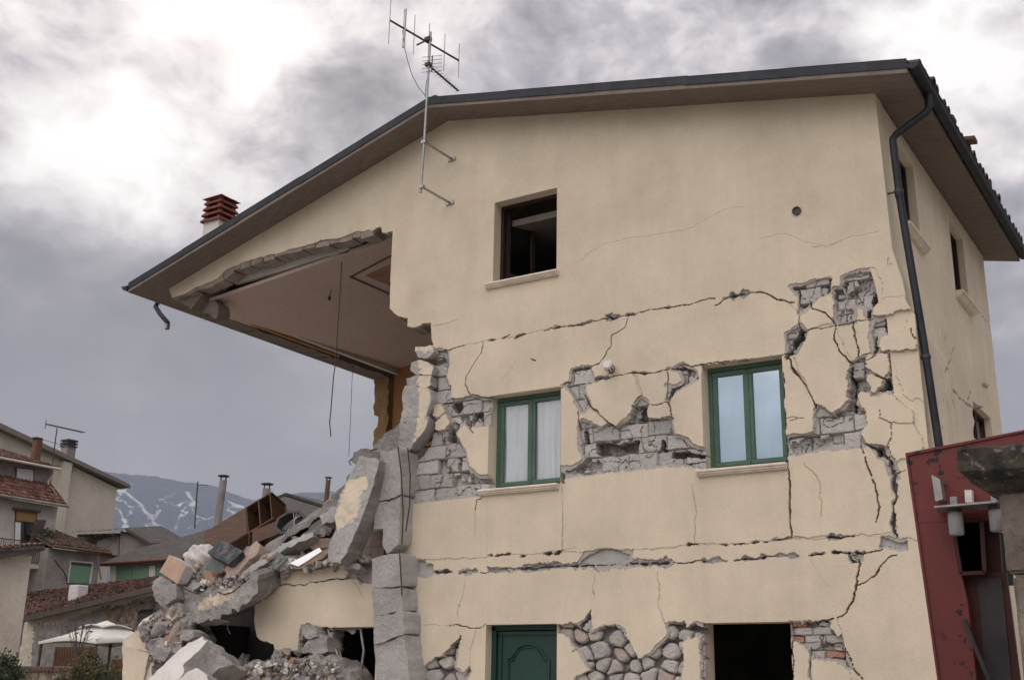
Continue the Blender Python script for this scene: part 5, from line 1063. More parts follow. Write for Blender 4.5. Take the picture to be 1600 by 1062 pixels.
def mountain():
    # ridge seen at 1600px columns; distance 5.2 km along the view
    ridge=[(-400,700),(-100,715),(60,725),(150,735),(200,740),(232,744),(262,750),(300,753),(330,765),(352,772),(372,778),(392,772),(420,770),(450,767),(500,765),(540,770),(620,790),(760,830),(900,860),(1300,900),(2000,950)]
    nu,nv=900,300; V=[];C=[]
    xs=np.linspace(-350,1900,nu); ry=np.interp(xs,[r[0] for r in ridge],[r[1] for r in ridge])
    DR=5600.;DB=2600.
    U_,T=np.meshgrid(xs,np.linspace(0,1,nv),indexing='ij')
    dirs=np.array([ray(x,1075.) for x in xs]); dirs[:,2]=0; dirs/=np.linalg.norm(dirs,axis=1)[:,None]
    fwd=dirs@CF
    H=np.array([ (lambda d:d[2]/math.hypot(d[0],d[1]))(ray(x,y)) for x,y in zip(xs,ry+6)])*DR
    dist=DB+(DR-DB)*T; P=dirs[:,None,:]*dist[...,None]
    prof=T**1.25
    n1=fbm(U_/100.,T*3,1.6,6,5)-.5; spur=np.abs(fbm(U_/100.+T*.9,T*.8,2.6,5,9)-.5)*2
    z=H[:,None]*prof*(1+.55*n1*(1-T)*1.6)+ (spur-.3)*330*np.sin(PI*np.clip(T,0,1))*(1-T)
    z=np.where(T>.97,H[:,None]*(1+.012*(fbm(U_/100.,T*0,9,4,2)-.5)),z); z=np.maximum(z,-20)
    z+=1.6; P=P.copy(); P[...,2]=z
    # snow lies in gullies and along the crest
    A_=U_/70.; B_=T*4.6
    rd=np.abs(fbm(A_*.9+B_*.5,B_*.8,1.0,5,21)-.5); r2=np.abs(fbm(A_*.7-B_*.6,B_*.9,1.6,5,27)-.5); f=fbm(A_,B_,.8,4,33); hi=np.clip((T-.62)/.3,0,1)
    sn=((rd<.008+.018*hi)|((r2<.012*hi)))&(f>.44)&(T>.60)
    sn&=T<.955
    Cc=np.where(sn[...,None],np.array((.52,.53,.57)),np.array((.03,.045,.07)))
    idx=np.arange(nu*nv).reshape(nu,nv); Q=np.stack([idx[:-1,:-1],idx[1:,:-1],idx[1:,1:],idx[:-1,1:]],-1).reshape(-1,4)
    o=np_mesh('mountain',P.reshape(-1,3),Q,Cc.reshape(-1,3),(M['mountain'],),smooth=True); tag(o,kind='structure')
mountain()
# ------------------------------------------------------------ village on the left
def tilemat():
    m,N,L,b=_mat('old_pantile_roof'); geo=N.new('ShaderNodeNewGeometry'); tc=N.new('ShaderNodeTexCoord')
    n=N.new('ShaderNodeTexNoise'); n.inputs['Scale'].default_value=3.5; n.inputs['Detail'].default_value=5; L.new(geo.outputs['Position'],n.inputs[0])
    n2=N.new('ShaderNodeTexNoise'); n2.inputs['Scale'].default_value=.5; L.new(geo.outputs['Position'],n2.inputs[0])
    a=N.new('ShaderNodeVertexColor'); a.layer_name='Col'
    mr=N.new('ShaderNodeMapRange'); mr.inputs[1].default_value=.3; mr.inputs[2].default_value=.7; mr.inputs[3].default_value=.55; mr.inputs[4].default_value=1.45; L.new(n.outputs[0],mr.inputs[0])
    sc=N.new('ShaderNodeVectorMath'); sc.operation='SCALE'; L.new(a.outputs[0],sc.inputs[0]); L.new(mr.outputs[0],sc.inputs['Scale']); L.new(sc.outputs[0],b.inputs['Base Color']); b.inputs['Roughness'].default_value=.95; b.inputs['Specular IOR Level'].default_value=.1; return m
M['pantile']=tilemat()
def tile_roof(name,A,B,Cp,D,col,parent,pitch=.24,row=.36,th=.12,jit=.5,seed=1,col2=None):
    """A-B the eave, D-C the upper edge; rows of curved tiles, each a little out of line"""
    A,B,Cp,D=[np.array(p,float) for p in (A,B,Cp,D)]; n=np.cross(B-A,D-A); n/=np.linalg.norm(n); n*=np.sign(n[2]) or 1
    Lu=np.linalg.norm(B-A); Lv=np.linalg.norm(D-A); nc=max(2,int(Lu/pitch)); nr=max(2,int(Lv/row)); r=np.random.default_rng(seed); V=[];Q=[];C=[]; sub=4
    for j in range(nr):
        for i in range(nc):
            c=np.array(col)*r.uniform(.6,1.35); 
            if col2 is not None and r.random()<.45: c=np.array(col2)*r.uniform(.7,1.3)
            du=r.uniform(-.12,.12)*jit; dl=r.uniform(0,.05)*jit; b=len(V)
            for (vv,h) in ((j+0-.12*jit*r.random(),.045),(j+1.08,.0)):
                for k in range(sub+1):
                    u=(i+du+k/sub)/nc; v=min(vv/nr,1.02); hh=.07*math.sin(PI*k/sub)+h+dl
                    p=(A*(1-u)+B*u)*(1-v)+(D*(1-u)+Cp*u)*v+n*(hh+.02); V.append(p); C.append(c)
            for k in range(sub+1): V.append(V[b+k]-n*.06); C.append(c*.8)
            for k in range(sub): Q.append((b+k,b+k+1,b+sub+1+k+1,b+sub+1+k)); Q.append((b+2*(sub+1)+k,b+2*(sub+1)+k+1,b+k+1,b+k))
    b=len(V)
    for p in (A,B,Cp,D): V.append(p); C.append(np.array((.12,.10,.09)))
    for p in (A,B,Cp,D): V.append(p-n*th); C.append(np.array((.12,.10,.09)))
    Q+=[(b,b+1,b+2,b+3),(b+7,b+6,b+5,b+4),(b,b+4,b+5,b+1),(b+1,b+5,b+6,b+2),(b+2,b+6,b+7,b+3),(b+3,b+7,b+4,b)]
    return np_mesh(name,np.array(V),np.array(Q),np.array(C),(M['pantile'],),parent=parent)
M['wallA']=mat('stained_white_render',(.56,.51,.47),rough=.95,var=.22,scale=.9,bump=.3,bscale=8,spec=.1)
M['wallB']=mat('pale_cream_render',(.61,.54,.455),rough=.95,var=.12,scale=.6,bump=.2,bscale=6,spec=.1)
M['wallC']=mat('dirty_pinkish_render',(.30,.265,.245),rough=.95,var=.3,scale=1,bump=.3,bscale=6,spec=.1)
M['shutter']=mat('faded_green_shutter',(.17,.30,.20),rough=.7,var=.15,scale=2,bump=.3,bscale=3,stretch=(.3,.3,14))
M['wood_old']=mat('weathered_grey_wood',(.10,.075,.065),rough=.9,var=.35,scale=5,bump=.4,bscale=12)
M['blind']=mat('ochre_roller_blind',(.36,.22,.08),rough=.8,var=.15)
M['whitecloth']=mat('white_hanging_sheet',(.62,.60,.60),rough=.95,var=.12)
M['darkglass']=mat('dark_window_glass',(.03,.03,.035),rough=.2,var=.2,bump=0,spec=.6)
M['slateroof']=mat('dark_grey_roof_tiles',(.075,.068,.064),rough=.95,var=.3,scale=1.5,bump=1,bscale=5,bdist=.05,fine=.3)
M['rust']=mat('rust_brown_gutter',(.16,.085,.055),rough=.8,var=.3)
XA=-60.
def quad(m,P,mt,th): 
    P=[np.array(p,float) for p in P]; n=np.cross(P[1]-P[0],P[2]-P[0]); n/=np.linalg.norm(n); 
    if n@(O-P[0])<0: n=-n
    m.prism(P,-n*th,mt)
def X_(x,y,X=XA): return onX(x,y,X)
def house_A():
    c=X_(90,795); Yc=c[1]; r=empty('village_house',(XA-4,Yc-5,0)); tag(r,'white village house at the far left with two red tiled roofs, balcony and ochre blind','house')
    e1=X_(104,789,XA+.7); ze=e1[2]; m=MB(); m.box((XA-5,Yc-8,ze/2-.1),(10,16,ze+.1),M['wallA']); m.build('wall',r)
    t1=X_(80,757,XA-1.3); zt=t1[2]; Yu=t1[1]
    tile_roof('roof',(XA+.7,Yc-16,ze),(XA+.7,e1[1],ze),(XA-1.3,Yu,zt),(XA-1.3,Yc-16,zt),(.155,.08,.06),r,seed=2)
    m=MB(); m.tube([(XA+.78,Yc-16,ze-.06),(XA+.78,e1[1]+.1,ze-.06)],.09,6,M['wallC']); m.build('gutter',r)
    e2=X_(92,731,XA-.7); z2=e2[2]; m=MB(); m.box((XA-6.3,Yu-8,(zt+z2)/2-.2),(10,16,z2-zt+.8),M['wallC']); m.build('wall',r)
    t2=onX(0,697,XA-5); 
    tile_roof('roof',(XA-.7,Yc-16,z2),(XA-.7,e2[1],z2),(XA-6,e2[1]-1.2,z2+1.55),(XA-6,Yc-16,z2+1.55),(.13,.07,.055),r,seed=3)
    m=MB(); m.tube([(XA-.62,Yc-16,z2-.08),(XA-.62,e2[1]+.1,z2-.08)],.09,6,M['wallB']); P=[X_(x,y,XA-1.1) for x,y in ((82,731),(82,742),(75,752),(76,762))]; m.tube(P,.07,6,M['wallB']); P=[X_(x,y,XA-.2) for x,y in ((78,760),(91,776))]; m.tube(P,.07,6,M['galv']); m.build('downpipe',r)
    # dormer window with hanging sheet
    m=MB(); P=[X_(x,y,XA-1.26) for x,y in ((24,729),(54,733),(53,761),(26,760))]; quad(m,P,M['darkglass'],.05); w=m.build('window',r)
    m=MB(); P=[X_(x,y,XA-1.18) for x,y in ((27,731),(52,734),(52,760),(33,762),(26,752))]; quad(m,P,M['whitecloth'],.03); m.build('hanging_sheet',w)
    # french window with blind, curtain and leaning shutter
    m=MB(); P=[X_(x,y,XA+.03) for x,y in ((24,797),(58,801),(56,862),(22,860))]; quad(m,P,M['wood_old'],.05); w=m.build('window',r)
    m=MB(); P=[X_(x,y,XA+.10) for x,y in ((26,797),(57,801),(56,816),(26,813))]; quad(m,P,M['blind'],.03); m.build('blind',w)
    m=MB(); m.bar(X_(21,794,XA+.18),X_(62,799,XA+.18),.25,.12,M['wood_old']); m.build('blind_box',w)
    m=MB()
    for (a,b) in ((24.5,32.5),(38,48)): quad(m,[X_(x,y,XA+.07) for x,y in ((a,815),(b,816),(b-1,860),(a-1.5,860))],M['curtain_white'] if a<30 else M['darkglass'],.02)
    m.build('curtain',w)
    m=MB(); P=[X_(x,y,XA+.9) for x,y in ((56,811),(73,812),(55,862),(42,862))]; quad(m,P,M['wood_old'],.06); m.build('shutter',r)
    # balcony
    m=MB(); zs=X_(78,884,XA+1.3)[2]; yb=X_(78,884,XA+1.3)[1]; m.box((XA+.65,yb-6,zs-.12),(1.3,12,.22),M['wallB']); b=m.build('balcony',r)
    zr=X_(85,851,XA+1.25)[2]; m=MB(); m.bar((XA+1.25,yb-12,zr),(XA+1.25,yb-.05,zr),.05,.05,M['steel_dark']); m.bar((XA+1.25,yb-12,zs+.12),(XA+1.25,yb-.05,zs+.12),.04,.04,M['steel_dark']); m.bar((XA+1.25,yb-.05,zr),(XA,yb-.05,zr),.05,.05,M['steel_dark'])
    for k in range(75): m.bar((XA+1.25,yb-.05-k*.14,zs+.1),(XA+1.25,yb-.05-k*.14,zr),.022,.022,M['steel_dark'])
    for k in range(7): m.bar((XA+1.2-k*.16,yb-.05,zs+.1),(XA+1.2-k*.16,yb-.05,zr),.022,.022,M['steel_dark'])
    m.build('railing',b)
    # chimney pipe on the upper roof
    p=onX(57,712,XA-3.5); q=onX(58,686,XA-3.5); m=MB(); m.box(((p[0]+q[0])/2,(p[1]+q[1])/2,(p[2]+q[2])/2-.2),(.42,.42,q[2]-p[2]+.4),M['rust']); m.box((q[0],q[1],q[2]+.05),(.5,.5,.08),M['steel_dark']); m.build('chimney',r)
M['leaf']=mat('shrub_leaves',(.055,.075,.035),rough=.8,var=.4,scale=6,bump=0,col2=(.10,.10,.04))
M['leaf_dark']=mat('dark_green_leaves',(.022,.038,.018),rough=.7,var=.4,scale=6,bump=0,col2=(.05,.065,.03))
M['leaf_rusty']=mat('rusty_red_leaves',(.14,.075,.04),rough=.8,var=.4,scale=6,bump=0)
house_A()
def house_B():
    XB=-76.; r=empty('gable_house',(XB-4,55,0)); tag(r,'big blank cream gable wall under a grey sloping verge with a sooty chimney','house')
    A=onX(-60,642,XB); B=onX(183,762,XB); bot=onX(177,830,XB)
    m=MB(); m.prism([(XB,A[1],0),(XB,B[1],0),(XB,B[1],B[2]),(XB,A[1],A[2])],(-9,0,0),M['wallB']); m.build('wall',r)
    a=onX(-60,638,XB+.7); b=onX(204,761,XB+.7); m=MB(); m.prism([(XB+.7,a[1],a[2]-.15),(XB+.7,b[1],b[2]-.05),(XB+.7,b[1],b[2]+.22),(XB+.7,a[1],a[2]+.28)],(-10,0,0),M['fascia'],M['fascia']); m.build('roof',r)
    m=MB(); p0=onX(103,722,XB+.2); p1=onX(98,826,XB+.2); m.box((XB+.25,p0[1],(p0[2])/2),(.5,.75,p0[2]),M['wallB']); m.build('chimney_breast',r)
    q0=onX(106,722,XB-.1); q1=onX(107,700,XB-.1); m=MB(); m.box((XB-.1,q1[1],(q0[2]+q1[2])/2-.3),(.8,.75,q1[2]-q0[2]+.9),M['wallC']); c=m.build('chimney',r)
    m=MB()
    for k in range(3): m.box((XB-.1,q1[1],q1[2]+.12+.22*k),(.95,.9,.13),M['steel_dark'])
    m.box((XB-.1,q1[1],q1[2]+.34),(.7,.66,.6),M['steel_dark']); m.build('chimney_cap',c)
house_B()
def far_antenna():
    XT=XA-3; p=onX(82,722,XT); q=onX(87,668,XT); r=empty('roof_antenna',tuple(p)); tag(r,'television antenna on the far left roof with a long horizontal boom','antenna')
    m=MB(); m.tube([p-(0,0,1.0),(p[0],p[1],q[2])],.04,6,M['steel_dark']); m.build('mast',r)
    a=onX(71,663,XT); b=onX(133,671,XT); zz=q[2]; m=MB(); A=np.array((XT,a[1],zz+.1)); B=np.array((XT,b[1],zz+.12)); m.bar(A,B,.05,.05,M['steel_dark'])
    for k in range(16): t=A+(B-A)*(.05+.06*k); m.bar(t+(.25,0,-.02),t-(.25,0,.02),.025,.025,M['steel_dark'])
    m.bar(A+(0,0,-.3),A+(0,0,.3),.05,.05,M['galv']); m.build('boom',r)
    c=onX(83,690,XT); m=MB(); m.bar((XT,onX(66,690,XT)[1],c[2]),(XT,onX(105,693,XT)[1],c[2]-.1),.035,.035,M['galv']); m.build('cross_arm',r)
far_antenna()
def shutters(m,P,mt,th=.05): quad(m,P,mt,th)
def house_C():
    XC=-58.; e0=onX(88,852,XC+.5); e1=onX(172,866,XC+.5); r=empty('low_house',(XC-2,e0[1]+3,0)); tag(r,'low cracked house with brown tiled roof and one green shutter beside the balcony house','house')
    z=e0[2]; m=MB(); m.box((XC-3,(e0[1]+e1[1])/2-.2,z/2-.1),(6,e1[1]-e0[1]-.2,z),M['wallC']); m.build('wall',r)
    tile_roof('roof',(XC+.5,e0[1]-.3,z),(XC+.5,e1[1],z),(XC-4,e1[1]-1.2,z+1.5),(XC-4,e0[1]-.3,z+1.7),(.10,.065,.05),r,seed=6)
    m=MB(); m.tube([(XC+.6,e0[1]-.3,z-.05),(XC+.6,e1[1],z-.05)],.09,6,M['rust']); P=[onX(x,y,XC+.3) for x,y in ((153,868),(154,882),(158,905))]; m.tube(P,.06,6,M['galv']); m.build('gutter',r)
    m=MB(); quad(m,[onX(x,y,XC+.04) for x,y in ((110,875),(146,878),(142,911),(106,910))],M['pale'],.08); w=m.build('window_surround',r)
    m=MB(); quad(m,[onX(x,y,XC+.09) for x,y in ((112,882),(143,885),(139,911),(108,910))],M['shutter'],.05); m.build('shutter',w)
    m=MB(); quad(m,[onX(x,y,XC+.08) for x,y in ((112,877),(144,880),(143,885),(112,882))],M['steel_dark'],.04); m.build('shutter_box',w)
    m=MB(); P=[onX(x,y,XC+.02) for x,y in ((86,874),(92,884),(99,891),(104,902),(105,912))]; m.tube(P,.03,5,M['steel_dark']); m.build('loose_cable',r)
house_C()
def shed_D():
    Yd=52.; r=empty('shed',tuple(onY(180,860,Yd)*(1,1,0))); tag(r,'small shed with sagging rusty sheet roof between the low house and the long roof','shed')
    m=MB(); quad(m,[onY(x,y,Yd) for x,y in ((188,829),(236,850),(236,880),(186,880))],M['wallC'],3); m.build('wall',r)
    m=MB(); quad(m,[onY(x,y,Yd+.6) for x,y in ((120,835),(188,833),(186,880),(120,880))],M['wood_old'],2); quad(m,[onY(x,y,Yd+.3) for x,y in ((152,845),(186,834),(185,868),(150,862))],M['concrete_dark'],.1); m.build('side_wall',r)
    m=MB(); P=[onY(112,829,Yd-.6),onY(196,824,Yd-.6),onY(236,848,Yd-.6)]
    m.prism([P[0],P[1],P[1]+(0,3,.5),P[0]+(0,3,.5)],(0,0,-.14),M['concrete_dark']); m.prism([P[1],P[2],P[2]+(0,3,.5),P[1]+(0,3,.5)],(0,0,-.2),M['slateroof']); m.build('roof',r)
    m=MB()
    for k in range(7): a=onY(122+9*k,836-.3*k,Yd-.4); m.bar(a,a+(0,2.5,.2),.12,.16,M['wood_old'])
    m.build('rafters',r)
shed_D()
def house_E():
    YE=47.; r=empty('long_house',tuple(onY(280,870,YE)*(1,1,0))); tag(r,'long low house with a broad dark grey roof and green shutters behind the heap','house')
    e0=onY(160,877,YE); e1=onY(520,858,YE); z=(e0[2]+e1[2])/2
    n=np.array((0,-math.sin(math.radians(24)),math.cos(math.radians(24))))
    p0=np.array((e0[0],YE,z)); poly=[(160,877),(185,868),(205,861),(232,852),(300,834),(355,817),(380,802),(398,792),(420,783),(446,775),(470,783),(500,792),(540,800),(540,857)]
    P=[onP(x,y,p0,n) for x,y in poly]; P[0]=p0; m=MB(); m.prism(P,n*-.18,M['ribroof'],M['rust']); m.build('roof',r)
    m=MB(); m.tube([p0-(0,.08,.05),(P[-1][0],YE-.08,z-.05)],.09,6,M['rust']); m.build('gutter',r)
    X0=e0[0]+.6; X1=P[-1][0]; m=MB(); m.box(((X0+X1)/2,YE+4,z/2-.1),(X1-X0,7,z-.05),M['wallC']); m.build('wall',r)
    for k,(a,b) in enumerate(((183,206),(208,232),(243,262))):
        m=MB(); quad(m,[onY(x,y,YE+.44) for x,y in ((a,887),(b,886),(b-1,912),(a-1,912))],M['shutter'],.06); m.build('shutter',r)
    for a in (172,233): m=MB(); quad(m,[onY(x,y,YE+.40) for x,y in ((a,884),(a+9,883),(a+8,912),(a-1,912))],M['pale'],.10); m.build('pillar',r)
    # gable house rising over the ridge
    g=empty('gable_house',tuple(onY(446,790,62)*(1,1,0))); tag(g,'beige gable end peeping over the long dark roof','house')
    m=MB(); quad(m,[onY(x,y,62.) for x,y in ((385,800),(398,791),(446,775),(500,793),(560,810),(560,840),(385,840))],M['wallC'],8); m.build('wall',g)
    m=MB(); a,b,c=[onY(x,y,61.6) for x,y in ((378,803),(446,773.5),(560,810))]; m.prism([a,b,b+(0,8,0),a+(0,8,0)],(0,0,.2),M['slateroof']); m.prism([b,c,c+(0,8,0),b+(0,8,0)],(0,0,.2),M['slateroof']); m.build('roof',g)
def ribmat():
    m,N,L,b=_mat('dark_ribbed_roof'); geo=N.new('ShaderNodeNewGeometry'); w=N.new('ShaderNodeTexWave'); w.inputs['Scale'].default_value=1.25; w.inputs['Distortion'].default_value=.6; w.bands_direction='X'; L.new(geo.outputs['Position'],w.inputs[0])
    n=N.new('ShaderNodeTexNoise'); n.inputs['Scale'].default_value=2.5; n.inputs['Detail'].default_value=7; L.new(geo.outputs['Position'],n.inputs[0])
    mr=N.new('ShaderNodeMapRange'); mr.inputs[1].default_value=.3; mr.inputs[2].default_value=.7; mr.inputs[3].default_value=.65; mr.inputs[4].default_value=1.4; L.new(n.outputs[0],mr.inputs[0])
    sc=N.new('ShaderNodeVectorMath'); sc.operation='SCALE'; sc.inputs[0].default_value=(.062,.053,.049); L.new(mr.outputs[0],sc.inputs['Scale']); L.new(sc.outputs[0],b.inputs['Base Color']); b.inputs['Roughness'].default_value=.95
    bp=N.new('ShaderNodeBump'); bp.inputs['Strength'].default_value=1; bp.inputs['Distance'].default_value=.08; L.new(w.outputs['Fac'],bp.inputs['Height']); L.new(bp.outputs[0],b.inputs['Normal']); return m
M['ribroof']=ribmat()
house_E()
def pipe_chimney(px,top,bot,Yp,w,mt,label,cap=True,round_=True):
    a=onY(px[0],top,Yp); b=onY(px[1],bot,Yp); r=empty('chimney',tuple(b)); tag(r,label,'chimney'); m=MB()
    if round_: m.tube([b-(0,0,1),a],w/2,12,mt)
    else: m.bar(b-(0,0,1),a,w,w,mt)
    m.build('flue',r)
    if cap:
        m=MB(); 
        for k in range(4): q=a+(math.cos(k*PI/2)*w*.45,math.sin(k*PI/2)*w*.45,0); m.bar(q,q+(0,0,w*.5),.05,.05,M['steel_dark'])
        m.tube([a+(0,0,w*.5),a+(0,0,w*.62),a+(0,0,w*.8)],[w*.78,w*.78,w*.1],12,M['steel_dark']); m.build('cap',r)
pipe_chimney((349,336),750,840,45,.42,M['fluegrey'] if 'fluegrey' in M else M['concrete_dark'],'tall grey leaning flue pipe with black cap above the dark roof')
pipe_chimney((417,413),763,790,50,.48,M['wallC'],'short beige chimney with black cap left of the grey gable')
pipe_chimney((513,507),750,800,50,.28,M['rust'],'thin brown flue nearest to the sloping slabs')
m=MB(); m.tube([onY(309,752,50.),onY(304,825,50.)],.045,6,M['steel_dark']); q=onY(310,757,50.); m.tube([q,q+(.9,0,-.1)],.02,5,M['steel_dark']); tag(m.build('antenna_pole'),'thin dark antenna pole against the snowy mountain','pole')
# low stone house with the sagging pantile roof
def house_G():
    r=empty('stone_house',tuple(onY(140,960,36)*(1,1,0))); tag(r,'low stone house with a rough red pantile roof behind the garden canopy','house')
    A=onY(39,966,35.); B=onY(246,917,34.4); D=onY(44,927,41.); Cp=onY(250,903,40.)
    tile_roof('roof',A+(0,0,.05),B+(0,0,.05),Cp,D,(.27,.165,.13),r,pitch=.22,row=.34,seed=8,jit=1.4,col2=(.12,.08,.07))
    m=MB(); m.bar(A+(0,-.12,-.05),B+(0,-.12,-.05),.12,.26,M['wood_old']); m.build('verge_board',r)
    sh=shard('gable_wall',[(38,970),(246,921),(262,940),(262,1075),(20,1075),(28,1035)],.5,M['wallB'],M['rubble_warm'],r,((0,35.2,0),yn),patches=(([(54,975),(90,975),(120,962),(165,947),(175,945),(165,962),(190,945),(215,935),(246,930),(262,945),(262,1075),(45,1075)],M['concrete_dark']),([(160,975),(168,950),(200,942),(262,930),(262,1060),(215,1000),(190,985)],M['rubblestone'])),zm=(0,0,1.),seed=61,rough=.05,res=.13)
    c=onY(121,934,36.3); m=MB(); m.box(c+(0,0,.1),(.7,.6,1.0),M['whitecloth'],bev=.04); o=m.build('white_chimney_block',r)
    m=MB(); m.box(onY(230,968,35.0),(1.1,.2,.9),M['steel_dark'],bev=.2); m.build('opening_shade',r)  # solid dark box stands in for the shade of an opening
def stonemat():
    m,N,L,b=_mat('rubble_stone_wall'); geo=N.new('ShaderNodeNewGeometry'); v=N.new('ShaderNodeTexVoronoi'); v.inputs['Scale'].default_value=4.2; L.new(geo.outputs['Position'],v.inputs[0])
    cr=N.new('ShaderNodeValToRGB'); cr.color_ramp.elements[0].color=(.09,.06,.045,1); cr.color_ramp.elements[1].color=(.42,.34,.27,1); L.new(v.outputs['Color'],cr.inputs[0]); L.new(cr.outputs[0],b.inputs['Base Color']); b.inputs['Roughness'].default_value=1
    bp=N.new('ShaderNodeBump'); bp.inputs['Strength'].default_value=1; bp.inputs['Distance'].default_value=.12; bp.invert=True; L.new(v.outputs['Distance'],bp.inputs['Height']); L.new(bp.outputs[0],b.inputs['Normal']); return m
M['rubblestone']=stonemat()
house_G()
def house_H():
    YH=30.; a=onY(49,872,YH); XH=a[0]; r=empty('white_house',(a[0]-3,YH-2,0)); tag(r,'plain white wall corner with overhanging tiled roof at the left edge','house')
    m=MB(); m.prism([(XH,YH-8,0),(XH,YH,0),(XH,YH,a[2]+.1),(XH,YH-8,a[2]-1.0)],(-6,0,0),M['wallB']); m.build('wall',r)
    P=[onX(x,y,XH+.55) for x,y in ((-60,886),(60,862),(70,859),(68,852),(-60,862))]; m=MB(); m.prism(P,(-.08,0,0),M['wood_old']); P2=[onX(x,y,XH+.5) for x,y in ((-60,884),(68,860))]; m.prism([P2[0],P2[1],P2[1]+(-5,0,0),P2[0]+(-5,0,0)],(0,0,.1),M['wood_old']); m.build('verge_board',r)
    A=onX(-60,861,XH+.6); B=onX(70,851.5,XH+.6); tile_roof('roof',A,B,B+(-1.0,.1,.05),A+(-1.0,.1,.05),(.20,.12,.09),r,seed=9)
house_H()
# canopy in the garden
def gazebo():
    Yg=31.; c=onY(140,990,Yg+.2); r=empty('garden_canopy',(c[0],c[1],0)); tag(r,'white fabric garden canopy with two tiered pyramid roof','canopy')
    M['canvas']=mat('white_canvas',(.68,.65,.60),rough=.9,var=.06,scale=2,bump=.1)
    ze=onY(42,1006,Yg)[2]; zt=onY(160,980,Yg)[2]; zp=onY(160,968,Yg)[2]; h=1.75
    cx=onY(150,1000,Yg)[0]; c=np.array((cx,Yg+.4,0))
    def tier(z0,h0,z1,h1,nm,fl=.12):
        n=10; V=[];F=[]
        def corner(k,h,z): return np.array((c[0]+h*(1,1,-1,-1)[k%4],c[1]+h*(-1,1,1,-1)[k%4],z))
        for k in range(4):
            for j in range(n+1):
                t=j/n; lo=corner(k,h0,z0)*(1-t)+corner(k+1,h0,z0)*t; hi=corner(k,h1,z1)*(1-t)+corner(k+1,h1,z1)*t
                lo=lo+np.array((0,0,.12*math.sin(PI*t))); mid=(lo+hi)/2-np.array((0,0,.05+.05*math.sin(PI*t)))
                V+=[lo-np.array((0,0,fl)),lo,mid,hi]
        for k in range(4):
            for j in range(n):
                b=(k*(n+1)+j)*4
                for q in range(3): F.append((b+q,b+4+q,b+5+q,b+1+q))
        m=MB(); m.add(V,F,M['canvas'],True); m.build(nm,r)
    tier(ze+.05,h,zt,.55,'roof_cloth'); tier(zt+.02,.72,zp,.02,'top_cloth',.05)
    for k in range(4):
        x=c[0]+(h-.08)*(1,1,-1,-1)[k]; y=c[1]+(h-.08)*(-1,1,1,-1)[k]; m=MB(); m.bar((x,y,0),(x,y,ze+.1),.08,.08,M['wood_old']); m.build('post',r)
gazebo()
def garden():
    m=MB(); a=onY(88,1012,33.5); b=onY(148,1012,33.5); zt=a[2]
    for k in range(15): p=a+(b-a)*k/14; m.box((p[0],33.5,zt/2+.05),(.12,.04,zt),M['fencewood'])
    m.box(((a[0]+b[0])/2,33.54,zt-.25),(b[0]-a[0]+.3,.04,.12),M['fencewood']); m.box(((a[0]+b[0])/2,33.54,.6),(b[0]-a[0]+.3,.04,.12),M['fencewood']); tag(m.build('picket_fence'),'brown picket fence under the white canopy','fence')
    m=MB(); P=onY(183,1040,31.); m.box((P[0],31.0,1.2),(.35,.3,2.6),M['fencewood']); tag(m.build('wooden_post'),'stout brown wooden post at the right end of the canopy','post')
    a=onY(25,1042,28.5); b=onY(112,1046,28.5); m=MB(); m.box(((a[0]+b[0])/2,28.7,a[2]/2-.1),(b[0]-a[0]+1,.35,a[2]-.05),M['rubblestone']); w=m.build('garden_wall'); tag(w,'low stone garden wall with a row of curved tiles on top','wall')
    m=MB(); n=int((b[0]-a[0]+1)/.22)
    for k in range(n): x=(a[0]+b[0])/2-(b[0]-a[0]+1)/2+.11+k*.22; m.tube([(x,28.4,a[2]-.06),(x,29.0,a[2]-.02)],[.11,.09],7,M['tile'])
    m.build('coping_tiles',w)
M['fencewood']=mat('brown_fence_wood',(.17,.085,.05),rough=.8,var=.3,scale=4)
garden()
def bush(c,rx,ry,rz,n,mt,label,seed,leaf=.09,twig=True,mt2=None,name='bush'):
    r_=np.random.default_rng(seed); r=empty(name,(c[0],c[1],0)); tag(r,label,'bush'); 
    m=MB(); nb=16; ends=[]
    for k in range(nb):
        a=r_.uniform(0,2*PI); e=np.array((c[0]+rx*.8*math.cos(a)*r_.uniform(.2,1),c[1]+ry*.8*math.sin(a)*r_.uniform(.2,1),c[2]+rz*r_.uniform(.1,1.0))); s=np.array((c[0]+.1*math.cos(a),c[1]+.1*math.sin(a),0. if c[2]<4 else c[2]-1.2)); mid=(s+e)/2+r_.uniform(-.15,.15,3); m.tube([s,mid,e],[.03,.02,.008],5,M['wood_old']); ends.append(e)
    m.build('stems',r)
    V=[];Q=[]; cl=[]
    for k in range(46):
        d=r_.normal(size=3); d/=np.linalg.norm(d); d*=r_.uniform(.35,1.0)**.5; cl.append((np.array(c)+d*np.array((rx,ry,rz)),r_.uniform(.12,.3)))
    V=np.zeros((n*4,3)); 
    for i in range(n):
        q,s=cl[r_.integers(len(cl))]; p=q+r_.normal(size=3)*s*.75*min(1,rx); a=r_.normal(size=3); a/=np.linalg.norm(a); b=np.cross(a,r_.normal(size=3)); b/=np.linalg.norm(b); l=leaf*r_.uniform(.6,1.3)
        V[i*4:i*4+4]=(p-a*l,p+b*l*.45,p+a*l,p-b*l*.45)
    Q=np.arange(n*4).reshape(n,4); mi=(r_.random(n)<.3).astype(int) if mt2 else None
    np_mesh('foliage',V,Q,None,(mt,mt2) if mt2 else (mt,),mi,r)
p=X_(71,838,XA+.9); bush((p[0],p[1],p[2]),.45,.6,.45,700,M['leaf'],'leafy potted plant at the corner of the far left balcony',7,.10,name='balcony_plant')
